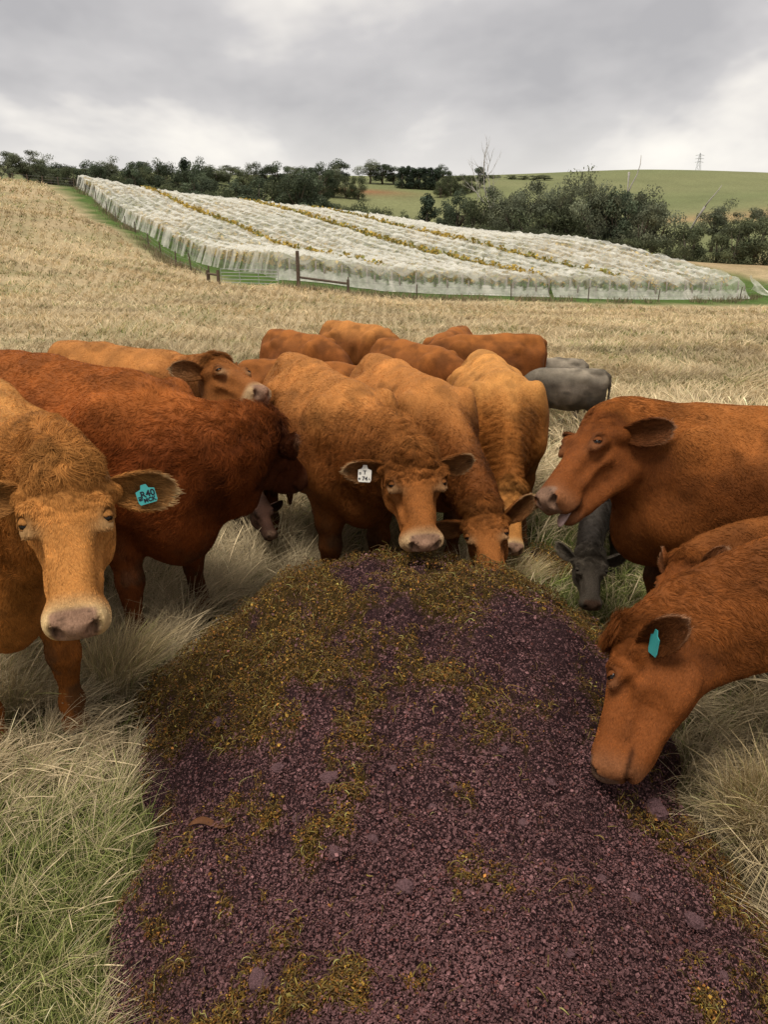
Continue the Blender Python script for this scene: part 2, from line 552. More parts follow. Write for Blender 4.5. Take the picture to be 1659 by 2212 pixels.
def heap():
    root = bpy.data.objects.new('marc_heap', None)
    COL.objects.link(root)
    root.location = (0.13, 1.5, 0)
    tag(root, 'long dark purple heap of grape marc and olive stalks in the foreground', 'feed heap')
    off = np.array([0.13, 1.5, 0])
    nx, ny = 150, 300
    X = np.linspace(-1.5, 1.75, nx); Y = np.linspace(-2.1, 5.1, ny)
    gx, gy = np.meshgrid(X, Y, indexing='ij')
    gz = ground_z(gx, gy) + heap_h(gx, gy) - 0.03
    x, y = gx.ravel(), gy.ravel()
    ol = olive_mask(x, y)[:, None]
    C = np.array([0.050, 0.024, 0.025]) * (1 - ol) + np.array([0.075, 0.045, 0.012]) * ol
    i = np.arange(nx * ny).reshape(nx, ny)
    F = np.stack([i[:-1, :-1], i[1:, :-1], i[1:, 1:], i[:-1, 1:]], -1).reshape(-1, 4)
    hh = heap_h(gx, gy).ravel()
    F = F[(hh[F] > 0.004).any(1)]
    V = np.stack([x, y, gz.ravel()], 1)
    mesh_obj('marc_bed', V - off, F, LM['bed'], root, smooth=True, col=C)
    rng = np.random.default_rng(5)
    # skins and pips: folded flakes
    N = 620000
    th = rng.uniform(-0.95, 0.95, N)
    r = 0.55 * np.exp(rng.random(N) * math.log(4.9 / 0.55))
    x, y = r * np.sin(th), r * np.cos(th)
    h = heap_h(x, y)
    edge = h > 0.012 * (1 + 3 * rng.random(N))
    x, y, h, r = x[edge], y[edge], h[edge], r[edge]
    n = len(x)
    z = ground_z(x, y) + h
    e = 0.01
    nn = nrm(np.stack([-(heap_h(x + e, y) - h) / e, -(heap_h(x, y + e) - h) / e, np.ones(n)], 1))
    a = nrm(rng.normal(size=(n, 3)) * 1.0)
    nn2 = nrm(nn + 0.62 * rng.normal(size=(n, 3)) * 0.7)
    a = nrm(a - nn2 * (a * nn2).sum(1)[:, None])
    b = np.cross(nn2, a)
    ol = olive_mask(x, y)
    sz = np.where(rng.random(n) < 0.12, rng.uniform(0.0045, 0.0080, n), rng.uniform(0.0018, 0.0042, n)) * (0.8 + 0.12 * r)
    c = np.stack([x, y, z], 1) + nn * rng.uniform(-0.006, 0.010, n)[:, None] * (1 + ol[:, None])
    A, Bv, Nn = a * sz[:, None], b * (sz * rng.uniform(0.30, 1.0, n))[:, None], nn2 * (sz * rng.uniform(0.1, 0.6, n))[:, None]
    quad = np.stack([c - A, c - Bv * 0.9 + Nn, c + A, c + Bv * 0.9 + Nn], 1)
    V = quad.reshape(-1, 3)
    F = np.stack([np.arange(n) * 4 + k for k in (0, 1, 2)], 1)
    F2 = np.stack([np.arange(n) * 4 + k for k in (0, 2, 3)], 1)
    F = np.concatenate([F, F2])
    pur = np.array([0.126, 0.062, 0.060])
    tone = np.exp(rng.normal(0, 0.28, n))
    hue = rng.random(n)
    mac = (0.55 + 0.55 * noise2(x, y, 5.0, 45, 2) + 0.45 * noise2(x, y, 26.0, 46, 2))
    tone = tone * mac
    C = pur * tone[:, None]
    C[hue < 0.10] = np.array([0.11, 0.040, 0.034]) * tone[hue < 0.10][:, None]
    C[hue > 0.992] = np.array([0.22, 0.14, 0.09])
    oc = np.where((rng.random(n) < 0.55)[:, None], np.array([0.165, 0.095, 0.018]), np.array([0.150, 0.064, 0.016]))
    oc[rng.random(n) < 0.05] = (0.15, 0.115, 0.028)
    oc = oc * 1.05
    isol = rng.random(n) < ol * 0.92
    C[isol] = (oc * (mac * np.exp(rng.normal(0, 0.45, n)))[:, None])[isol]
    o = mesh_obj('grape_skins', V - off, F, LM['marc'], root, col=np.repeat(np.clip(C, 0, 0.6), 4, 0))
    tag(o, kind='stuff')
    # stalks
    m = 22000
    th = rng.uniform(-0.9, 0.9, m * 5)
    r = 0.6 * np.exp(rng.random(m * 5) * math.log(4.6 / 0.6))
    x, y = r * np.sin(th), r * np.cos(th)
    ok = (heap_h(x, y) > 0.03) & (rng.random(m * 5) < olive_mask(x, y) ** 1.5 + 0.012)
    x, y, r = x[ok][:m], y[ok][:m], r[ok][:m]
    m = len(x)
    h = heap_h(x, y)
    nn = nrm(np.stack([-(heap_h(x + e, y) - h) / e, -(heap_h(x, y + e) - h) / e, np.ones(m)], 1))
    d = rng.normal(size=(m, 3)); d = nrm(d - nn * (d * nn).sum(1)[:, None] * 0.75)
    sd = np.cross(nn, d)
    L = rng.uniform(0.008, 0.030, m) * (0.8 + 0.1 * r)
    p0 = np.stack([x, y, ground_z(x, y) + h], 1) + nn * rng.uniform(0, 0.012, m)[:, None]
    cv = rng.normal(0, 0.8, m)
    pts = np.stack([p0 + d * (L * t)[:, None] + sd * (L * cv * t * t)[:, None] + nn * (L * 0.35 * math.sin(t * 3.1))[:, None] for t in np.linspace(0, 1, 5)], 1)
    C = np.where((rng.random(m) < 0.28)[:, None], np.array([0.15, 0.108, 0.024]), np.array([0.105, 0.058, 0.015])) * np.exp(rng.normal(0, 0.35, m))[:, None]
    C[rng.random(m) < 0.03] = (0.34, 0.31, 0.10)
    o = curves_obj('grape_stalks', pts - off, (rng.uniform(0.0008, 0.0018, m)[:, None] * np.array([1, 1, 0.9, 0.8, 0.5])), LM['stalk'], root, np.clip(C, 0, 1))
    tag(o, kind='stuff')
    # clods
    cv_, cf = sphere(14, 20)
    meshes = []
    for k in range(4):
        q = cv_ * (1 + 0.7 * (noise3(cv_ + 10 * k, 2.2, k, 2) - 0.5) + 0.35 * (noise3(cv_ + 10 * k, 9.0, k + 5, 2) - 0.5))[:, None] * np.array([1, 0.86, 0.66])
        tmp = mesh_obj('clod', q, cf, LM['clod'], smooth=False)
        meshes.append(tmp.data)
        bpy.data.objects.remove(tmp)
    for (px, py, rr) in ((711, 1682, 19), (876, 1918, 23), (1372, 1942, 16), (1415, 1752, 27), (1285, 1640, 12), (805, 1812, 13), (1190, 1690, 11), (600, 1660, 14), (935, 1745, 10),
                         (1090, 1620, 9), (1500, 1990, 20), (725, 1840, 15), (980, 1700, 9), (560, 2120, 24), (1010, 1930, 10), (1300, 1900, 12), (640, 1770, 11), (470, 1560, 12), (1130, 1780, 12), (850, 1660, 9), (1230, 2060, 13), (1560, 2110, 14)):
        dv = ray(px, py)
        t = 1.0
        for _ in range(400):
            q = np.array([0, 0, CAM_H]) + dv * t
            if q[2] <= ground_z(q[0], q[1])[0] + float(heap_h(q[:1], q[1:2])[0]) + 0.004:
                break
            t += 0.01
        o = bpy.data.objects.new('clod', random.choice(meshes))
        COL.objects.link(o)
        o.parent = root
        o.location = tuple(q - off + np.array([0, 0, 0.1 * rr * t / 1598]))
        o.scale = (rr * t / 1598,) * 3
        o.rotation_euler = (random.uniform(-.3, .3), random.uniform(-.3, .3), random.uniform(0, 6))
    # a dead leaf on the heap
    dv = ray(452, 1782)
    t = 1.2
    for _ in range(400):
        q = np.array([0, 0, CAM_H]) + dv * t
        if q[2] <= ground_z(q[0], q[1])[0] + float(heap_h(q[:1], q[1:2])[0]) + 0.012:
            break
        t += 0.01
    V, F = [], []
    for i in range(13):
        s = i / 12
        w = 0.011 * math.sin(math.pi * s ** 0.8) + 0.0008
        for k in (-1, 0, 1):
            V.append((-0.065 + 0.13 * s, k * w + 0.012 * math.sin(s * 5), 0.004 + 0.006 * math.sin(s * 7) + 0.004 * abs(k)))
    for i in range(12):
        for k in (0, 1):
            F.append((i * 3 + k, i * 3 + k + 3, i * 3 + k + 4, i * 3 + k + 1))
    o = mesh_obj('dead_leaf', V, F, LM['leafdry'], smooth=True, loc=q)
    o.rotation_euler = (0.35, 0, 0.1)
    m_ = o.modifiers.new('thick', 'SOLIDIFY'); m_.thickness = 0.0012
    tag(o, 'long curled brown dead leaf lying on the left of the purple heap', 'leaf')


def grass():
    rng = np.random.default_rng(11)

    def field(name, N, r0, r1, spread, kinds):
        th = rng.uniform(-spread, spread, N)
        r = r0 * np.exp(rng.random(N) * math.log(r1 / r0))
        x, y = r * np.sin(th), r * np.cos(th)
        # gather into tussocks
        cs = 0.16 + 0.010 * r
        cxi, cyi = np.floor(x / cs), np.floor(y / cs)
        cx = (cxi + 0.15 + 0.7 * hash3(cxi.astype(int), cyi.astype(int), np.zeros(N, int), 3)) * cs
        cy = (cyi + 0.15 + 0.7 * hash3(cxi.astype(int), cyi.astype(int), np.zeros(N, int), 4)) * cs
        k = rng.uniform(0.1, 0.6, N)
        x, y = x + (cx - x) * k, y + (cy - y) * k
        r = np.hypot(x, y)
        h = heap_h(x, y)
        ok = (h < 0.02) & ((noise2(x * 0.45, y, 0.30, 95, 3) > 0.40) | (rng.random(N) < 0.45))
        s, t = vine_uv(x, y)
        ok &= ~((s > -6.5) & (t > -0.11) & (r > 40))
        x, y, r, h, cx, cy = (q[ok] for q in (x, y, r, h, cx, cy))
        n = len(x)
        g = green_mask(x, y)
        isg = rng.random(n) < (0.12 + 0.70 * g)
        tall = noise2(x, y, 0.8, 81, 2)
        tus = hash3(np.floor(cx / 0.07).astype(int), np.floor(cy / 0.07).astype(int), np.zeros(n, int), 9)
        Lb = np.where(isg, rng.uniform(0.05, 0.15, n), rng.uniform(0.13, 0.35, n) * (0.55 + 0.75 * tall) * (0.7 + 0.6 * tus))
        Lb = Lb * np.where(r > 12, 0.80, 1.0) * (1 + np.clip((r - 30) / 90, 0, 0.8))
        lf = np.clip(1.4 - np.hypot((x + 1.0) / 1.0, (y - 1.2) / 1.3), 0, 1)
        Lb = Lb * (1 - 0.45 * lf)
        # lean follows broad swirls, as trodden and wind-laid grass does
        an = noise2(x, y, 0.45, 83, 2) * 9.0 + tus * 3.2 + rng.normal(0, 0.85, n)
        lean = np.where(isg, 0.35, 0.35 + 0.9 * noise2(x, y, 1.1, 85, 2)) * rng.uniform(0.5, 1.4, n)
        d = np.stack([np.cos(an), np.sin(an), np.zeros(n)], 1)
        sd = np.stack([-np.sin(an), np.cos(an), np.zeros(n)], 1)
        p0 = np.stack([x, y, ground_z(x, y) - 0.01], 1)
        cv = rng.normal(0, 0.22, n)
        T = np.linspace(0, 1, 6)
        pts = np.stack([p0 + d * (Lb * lean * t ** 1.6)[:, None] + sd * (Lb * cv * t * t)[:, None] + np.array([0, 0, 1.0]) * (Lb * (t - 0.30 * np.minimum(lean, 1.4) * t * t))[:, None] for t in T], 1)
        w = np.maximum(0.0006, 0.00028 * r) * rng.uniform(0.7, 1.3, n) * np.where(isg, 1.5, 1.0)
        rad = w[:, None] * np.array([1, 1, 0.9, 0.75, 0.5, 0.2])[None]
        sh = (rng.random(n) < 0.07) & ~isg & (r < 12)
        rad[sh] = w[sh][:, None] * np.array([0.8, 0.8, 0.8, 1.6, 2.6, 0.8])[None]
        tn = (0.45 + 0.45 * noise2(x, y, 1.6, 87, 3) + 0.5 * noise2(x * 0.4, y, 0.22, 92, 3) + 0.2 * noise2(x, y, 0.06, 93, 2)) * (1 - 0.30 * np.clip((noise2(x * 0.5, y, 0.5, 94, 3) - 0.52) / 0.1, 0, 1) * np.clip((r - 5) / 8, 0, 1)) * np.exp(rng.normal(0, 0.22, n))
        dry = np.array([0.60, 0.475, 0.285])
        hot = np.clip((noise2(x, y, 0.09, 88, 2) - 0.4) * 3, 0, 1) * np.clip((r - 12) / 20, 0, 1)
        dc = dry * (1 - hot[:, None] * 0.35) + np.array([0.36, 0.215, 0.085]) * hot[:, None] * 0.35
        pale = rng.random(n) < 0.25
        dc = np.where(pale[:, None], dc * 1.25, dc)
        gc = np.array([0.18, 0.215, 0.06]) * (1 - 0.3 * rng.random(n))[:, None]
        mixc = rng.random(n) < 0.35 * g
        dc = np.where(mixc[:, None], np.array([0.36, 0.36, 0.13]), dc)
        C = np.where(isg[:, None], gc, dc) * tn[:, None]
        o = curves_obj(name, pts, rad, LM['grass'], None, np.clip(C, 0, 1))
        tag(o, kinds[0], kinds[1], kind='stuff')

    def short(name, N, lab):
        th = rng.uniform(-1.0, 1.0, N)
        r = 0.8 * np.exp(rng.random(N) * math.log(5.0 / 0.8))
        x, y = r * np.sin(th), r * np.cos(th)
        g = green_mask(x, y)
        ok = (heap_h(x, y) < 0.01) & (rng.random(N) < 0.12 + 0.60 * g)
        x, y, r = x[ok], y[ok], r[ok]
        n = len(x)
        L = rng.uniform(0.05, 0.15, n)
        d = nrm(np.stack([rng.normal(size=n), rng.normal(size=n), np.zeros(n)], 1)) * rng.uniform(0.2, 1.0, n)[:, None]
        p0 = np.stack([x, y, ground_z(x, y) - 0.005], 1)
        pts = np.stack([p0 + d * (L * t ** 1.7)[:, None] + np.array([0, 0, 1.0]) * (L * (t - 0.25 * t * t))[:, None] for t in (0, .33, .66, 1)], 1)
        C = np.where((rng.random(n) < 0.35)[:, None], np.array([0.42, 0.37, 0.17]), np.array([0.19, 0.215, 0.06])) * np.exp(rng.normal(0, 0.28, n))[:, None]
        rad = (np.maximum(0.0009, 0.0006 * r) * rng.uniform(.7, 1.3, n))[:, None] * np.array([1, .9, .7, .25])
        tag(curves_obj(name, pts, rad, LM['grass'], None, np.clip(C, 0, 1)), lab, 'grass', kind='stuff')

    def weeds(name, N, lab):
        paths = [[at(*q)[:2] for q in ((470, 612, 52.0), (380, 575, 61), (320, 532, 73), (270, 492, 83), (230, 457, 93), (165, 403, 106))],
                 [at(*q)[:2] for q in ((470, 614, 51), (645, 626, 49.5), (752, 632, 49.5), (900, 640, 53.5), (1105, 643, 57.5), (1423, 646, 63.5), (1600, 641, 67.5), (1720, 640, 73))]]
        X = []
        for p in paths:
            p = np.array(p)
            sl = np.r_[0, np.cumsum(np.linalg.norm(np.diff(p, axis=0), axis=1))]
            u = rng.random(N // 2) * sl[-1]
            X.append(np.stack([np.interp(u, sl, p[:, 0]), np.interp(u, sl, p[:, 1])], 1))
        X = np.concatenate(X) + rng.normal(0, 0.55, (2 * (N // 2), 2))
        X = X[noise2(X[:, 0], X[:, 1], 0.35, 99, 2) > 0.50]
        n = len(X)
        L = rng.uniform(0.12, 0.55, n)
        d = nrm(np.stack([rng.normal(size=n), rng.normal(size=n), np.zeros(n)], 1)) * rng.uniform(0.1, 0.7, n)[:, None]
        p0 = np.stack([X[:, 0], X[:, 1], ground_z(X[:, 0], X[:, 1]) - 0.03], 1)
        pts = np.stack([p0 + d * (L * t ** 1.6)[:, None] + np.array([0, 0, 1.0]) * (L * t)[:, None] for t in (0, .33, .66, 1)], 1)
        C = np.where((rng.random(n) < 0.6)[:, None], np.array([0.26, 0.20, 0.125]), np.array([0.15, 0.14, 0.07])) * np.exp(rng.normal(0, 0.25, n))[:, None]
        tag(curves_obj(name, pts, rng.uniform(0.008, 0.02, n)[:, None] * np.array([1, 1, .8, .4]), LM['grass'], None, C), lab, 'weeds', kind='stuff')

    def tussock(px, py, n, h, spread, lean, lab, fan=0.5):
        dv = ray(px, py)
        t = CAM_H / -dv[2]
        c = (np.array([0, 0, CAM_H]) + dv * t)[:2]
        g = ground_z(c[0], c[1])[0]
        a = rng.uniform(0, 6.28, n); rr = spread * np.sqrt(rng.random(n))
        x, y = c[0] + rr * np.cos(a), c[1] + rr * np.sin(a)
        L = h * rng.uniform(0.55, 1.15, n)
        d = np.stack([np.cos(a), np.sin(a), 0 * a], 1) * (fan * rng.random(n))[:, None] + np.array([lean[0], lean[1], 0]) * rng.uniform(0.3, 1.3, n)[:, None]
        sdv = rng.normal(0, 0.12, (n, 3)) * np.array([1, 1, 0.2])
        p0 = np.stack([x, y, ground_z(x, y) - 0.01], 1)
        up = 1 - 0.35 * np.minimum(np.linalg.norm(d, axis=1), 1.5)
        pts = np.stack([p0 + (d + sdv * q) * (L * q ** 1.7)[:, None] + np.array([0, 0, 1.0]) * (L * (q - (1 - up) * q * q))[:, None] for q in np.linspace(0, 1, 6)], 1)
        w = rng.uniform(0.0006, 0.0011, n)[:, None] * np.array([1, 1, .9, .8, .6, .25])
        sh = rng.random(n) < 0.12
        w[sh] = w[sh] * np.array([1, 1, 1, 1.8, 3.0, 2.0])
        C = np.array([0.52, 0.40, 0.215]) * np.exp(rng.normal(0, 0.24, n))[:, None]
        C[rng.random(n) < 0.15] *= np.array([0.7, 0.85, 0.6])
        off = np.array([c[0], c[1], g])
        o = curves_obj('grass_tussock', pts - off, w, LM['grass'], None, np.clip(C, 0, 1))
        o.location = tuple(off)
        tag(o, lab, 'grass tussock')

    tussock(255, 1475, 1300, 0.34, 0.13, (0.30, 0.0), 'pale seeding grass tussock between the tan cow and the heap', 0.4)
    tussock(1690, 1830, 2200, 0.38, 0.20, (-0.25, -0.45), 'thick laid-over clump of pale straw right of the heap', 0.4)
    tussock(1120, 1235, 500, 0.24, 0.10, (0.4, 0.0), 'small straw tuft at the far right foot of the heap')
    tussock(40, 1500, 1300, 0.28, 0.20, (0.5, -0.1), 'bent straw clump around the front feet of the tan cow')
    short('short_grass', 130000, 'short green grass between the dry tufts beside the heap')
    weeds('fence_weeds', 7000, 'brown rank weeds growing along the fence lines')
    field('dry_grass', int(210000 * GQ), 0.9, 7.0, 0.98, ('long dry bent grass with green shoots around the heap', 'grass'))
    field('paddock_grass', int(300000 * GQ), 6.0, 135.0, 0.62, ('pale dry tussock grass covering the paddock and the slope', 'grass'))
# ------------------------------------------------------------------ cattle: signed-distance bodies
def smin(a, b, k):
    h = np.clip(0.5 + 0.5 * (b - a) / k, 0, 1)
    return b + (a - b) * h - k * h * (1 - h)


class Body:
    def __init__(self):
        self.p = []

    def ell(self, c, r, k=0.05, R=None, sub=False):
        self.p.append(('e', np.array(c, float), np.array(r, float), np.eye(3) if R is None else np.array(R, float), k, sub))

    def cone(self, a, b, ra, rb, k=0.04, sub=False):
        self.p.append(('c', np.array(a, float), np.array(b, float), (ra, rb), k, sub))

    def chain(self, pts, k=0.04):
        for (a, ra), (b, rb) in zip(pts[:-1], pts[1:]):
            self.cone(a, b, ra, rb, k)

    def box(self, q):
        if q[0] == 'e':
            e = np.sqrt(((q[3] * q[2][None, :]) ** 2).sum(1))
            return q[1] - e, q[1] + e
        r = max(q[3])
        return np.minimum(q[1], q[2]) - r, np.maximum(q[1], q[2]) + r

    def mesh(self, vox):
        add = [q for q in self.p if not q[-1]]
        lo = np.min([self.box(q)[0] for q in add], 0) - 3 * vox
        hi = np.max([self.box(q)[1] for q in add], 0) + 3 * vox
        n = np.ceil((hi - lo) / vox).astype(int) + 1
        D = np.full(n, 1.0, np.float32)
        ax = [(lo[i] + vox * np.arange(n[i])).astype(np.float32) for i in range(3)]
        for q in self.p:
            a, b = self.box(q)
            k = q[-2]
            m = k + 2 * vox
            i0 = np.clip(((a - m - lo) / vox).astype(int), 0, n - 1)
            i1 = np.clip(((b + m - lo) / vox).astype(int) + 2, 1, n)
            sl = tuple(slice(i0[i], i1[i]) for i in range(3))
            X = ax[0][sl[0]][:, None, None]; Y = ax[1][sl[1]][None, :, None]; Z = ax[2][sl[2]][None, None, :]
            if q[0] == 'e':
                c, r, R = q[1], q[2], q[3]
                x, y, z = X - c[0], Y - c[1], Z - c[2]
                s0 = s1 = 0
                for j in range(3):
                    l = x * R[0, j] + y * R[1, j] + z * R[2, j]
                    s0 = s0 + (l / r[j]) ** 2
                    s1 = s1 + (l / r[j] ** 2) ** 2
                k0 = np.sqrt(s0); k1 = np.sqrt(s1) + 1e-6
                d = k0 * (k0 - 1) / k1
            else:
                A, B, (ra, rb) = q[1], q[2], q[3]
                ba = B - A
                x, y, z = X - A[0], Y - A[1], Z - A[2]
                t = np.clip((x * ba[0] + y * ba[1] + z * ba[2]) / (ba @ ba + 1e-9), 0, 1)
                d = np.sqrt((x - t * ba[0]) ** 2 + (y - t * ba[1]) ** 2 + (z - t * ba[2]) ** 2) - (ra + t * (rb - ra))
            if q[-1]:
                D[sl] = -smin(-D[sl], d, k)
            else:
                D[sl] = smin(D[sl], d, k)
        return surface_nets(D, lo, vox)


def surface_nets(D, lo, vox):
    ins = D < 0
    nx, ny, nz = D.shape
    cnt = np.zeros((nx - 1, ny - 1, nz - 1), np.int8)
    for a in (0, 1):
        for b in (0, 1):
            for c in (0, 1):
                cnt += ins[a:nx - 1 + a, b:ny - 1 + b, c:nz - 1 + c]
    act = (cnt > 0) & (cnt < 8)
    I = np.argwhere(act)
    idx = np.full(act.shape, -1, np.int32)
    idx[act] = np.arange(len(I))
    acc = np.zeros((len(I), 3), np.float32)
    num = np.zeros(len(I), np.float32)
    cor = [(a, b, c) for a in (0, 1) for b in (0, 1) for c in (0, 1)]
    for p in cor:
        for ax in range(3):
            if p[ax] == 0:
                q = list(p); q[ax] = 1
                v0 = D[I[:, 0] + p[0], I[:, 1] + p[1], I[:, 2] + p[2]]
                v1 = D[I[:, 0] + q[0], I[:, 1] + q[1], I[:, 2] + q[2]]
                m = (v0 < 0) != (v1 < 0)
                t = np.where(m, v0 / (v0 - v1 + 1e-12), 0)
                pt = np.tile(np.array(p, np.float32), (len(I), 1))
                pt[:, ax] = t
                acc += pt * m[:, None]
                num += m
    V = (I + acc / num[:, None]) * vox + lo
    F = []
    for ax in range(3):
        o1, o2 = [(1, 2), (2, 0), (0, 1)][ax]
        s0 = [slice(1, None)] * 3; s0[ax] = slice(None, -1)
        s1 = [slice(1, None)] * 3; s1[ax] = slice(1, None)
        # edges from grid node g to g + ax
        A = ins[tuple(s0)]; B = ins[tuple(s1)]
        ch = np.argwhere(A != B)
        if not len(ch):
            continue
        flip = A[tuple(ch.T)]
        g = ch.copy()
        off = np.ones(3, int); off[ax] = 0
        g = g + off
        def cell(d1, d2):
            q = g.copy(); q[:, o1] -= d1; q[:, o2] -= d2
            q = np.minimum(q, np.array(idx.shape) - 1)
            return idx[tuple(q.T)]
        f = np.stack([cell(0, 0), cell(1, 0), cell(1, 1), cell(0, 1)], 1)
        f[~flip] = f[~flip][:, ::-1]
        F.append(f)
    F = np.concatenate(F)
    F = F[(F >= 0).all(1)]
    # two rounds of light smoothing
    for lam in (0.5, 0.35):
        s = np.zeros_like(V); c = np.zeros(len(V))
        for a, b in ((0, 1), (1, 2), (2, 3), (3, 0)):
            np.add.at(s, F[:, a], V[F[:, b]]); np.add.at(s, F[:, b], V[F[:, a]])
            np.add.at(c, F[:, a], 1); np.add.at(c, F[:, b], 1)
        V = V + lam * (s / np.maximum(c, 1)[:, None] - V)
    return V.astype(np.float32), F


def vert_normals(V, F):
    n = np.cross(V[F[:, 2]] - V[F[:, 0]], V[F[:, 3]] - V[F[:, 1]])
    N = np.zeros_like(V)
    for i in range(4):
        np.add.at(N, F[:, i], n)
    return nrm(N)


def make_materials_cow():
    M = {}
    b = NB('cow_hide')
    v = b.n('ShaderNodeTexCoord').outputs['Object']
    f1 = b.rng(b.noise(9, 4, 0.6, v), 0.3, 0.7, 0.82, 1.16)
    mp = b.n('ShaderNodeMapping'); mp.inputs['Scale'].default_value = (1, 1, 0.25)
    b.l(v, mp.inputs['Vector'])
    f2 = b.rng(b.noise(170, 3, 0.6, mp.outputs[0]), 0.3, 0.7, 0.8, 1.2)
    c = b.mix(1.0, b.mix(1.0, b.attr(), f1, 'MULTIPLY'), f2, 'MULTIPLY')
    b.bump(b.noise(120, 4, 0.65, mp.outputs[0]), 0.55, 0.012)
    M['hide'] = b.base(c, 0.72, 0.12)
    b.b.inputs['Sheen Weight'].default_value = 0.0
    b.b.inputs['Sheen Roughness'].default_value = 0.5
    b.b.inputs['Sheen Tint'].default_value = (1.0, 0.75, 0.5, 1)
    b = NB('cow_hair')
    M['hair'] = b.base(b.attr(), 0.6, 0.06)
    b = NB('cow_eye')
    M['eye'] = b.base((0.010, 0.006, 0.004), 0.12, 0.25)
    b = NB('cow_nose')
    M['tag_teal'] = mat_plain('tag_teal', (0.045, 0.32, 0.31), 0.45, 0.4, 0.12, 30)
    M['tag_white'] = mat_plain('tag_white', (0.72, 0.68, 0.6), 0.5, 0.4, 0.14, 30)
    M['ink'] = mat_plain('tag_ink', (0.012, 0.012, 0.02), 0.6, 0.2, 0.1)
    M['tongue'] = mat_plain('tongue', (0.36, 0.24, 0.21), 0.45, 0.4, 0.2, 40)
    return M


CM = make_materials_cow()


def frame(u, w):
    u = nrm(u)
    w = np.asarray(w, float)
    w = nrm(w - u * (w @ u))
    v = np.cross(w, u)
    return np.stack([u, v, w], 1)          # columns: u (to muzzle), v (its left), w (face side)


def build_ear(root_p, axis, opening, L=0.2, W=0.062, cup=0.045):
    """A cupped, leaf-shaped ear with real thickness. Returns verts, faces, uv(t, s, side)."""
    E = nrm(axis); O = nrm(np.asarray(opening, float) - E * (np.dot(opening, E)))
    A = np.cross(O, E)
    nt, ns = 18, 13
    V, U = [], []
    for side in (1, 0):
        for i in range(nt):
            t = i / (nt - 1)
            w = W * (0.42 + 0.58 * math.sin(min(1, t / 0.55) * math.pi / 2)) * (1.0 if t < 0.55 else math.sqrt(max(0.0, 1 - ((t - 0.55) / 0.452) ** 2)))
            w = max(w, 0.004)
            curl = cup * (1.25 - 0.75 * t) * (w / W)
            for j in range(ns):
                s = -1 + 2 * j / (ns - 1)
                ang = s * 1.15
                p = E * (t * L) + A * (w * math.sin(ang) / math.sin(1.15)) + O * (curl * (1 - math.cos(ang)) / (1 - math.cos(1.15)) - 0.35 * curl)
                p = p - O * 0.03 * t * t
                th = 0.0085 * (1.15 - 0.75 * t) * (1 - 0.75 * abs(s) ** 3)
                V.append(root_p + p + O * (th if side else -th))
                U.append((t, s, side))
    V = np.array(V); U = np.array(U)
    F = []
    m = nt * ns
    def g(sd, i, j): return sd * m + i * ns + j
    for i in range(nt - 1):
        for j in range(ns - 1):
            F.append((g(0, i, j), g(0, i + 1, j), g(0, i + 1, j + 1), g(0, i, j + 1)))
            F.append((g(1, i, j), g(1, i, j + 1), g(1, i + 1, j + 1), g(1, i + 1, j)))
        F.append((g(0, i, 0), g(1, i, 0), g(1, i + 1, 0), g(0, i + 1, 0)))
        F.append((g(0, i, ns - 1), g(0, i + 1, ns - 1), g(1, i + 1, ns - 1), g(1, i, ns - 1)))
    for j in range(ns - 1):
        F.append((g(0, nt - 1, j), g(1, nt - 1, j), g(1, nt - 1, j + 1), g(0, nt - 1, j + 1)))
    F = np.array(F)
    # outward orientation check
    c = V[F].mean(1); n = np.cross(V[F[:, 2]] - V[F[:, 0]], V[F[:, 3]] - V[F[:, 1]])
    sd = U[F[:, 0], 2]
    ref = np.where(sd[:, None] > 0.5, O, -O)
    if (n * ref).sum() < 0:
        F = F[:, ::-1]
    return V, F, U, E, O, A


LEGS0 = {'fl': (0.0, 0.0), 'fr': (0.0, 0.0), 'hl': (0.0, 0.0), 'hr': (0.0, 0.0)}


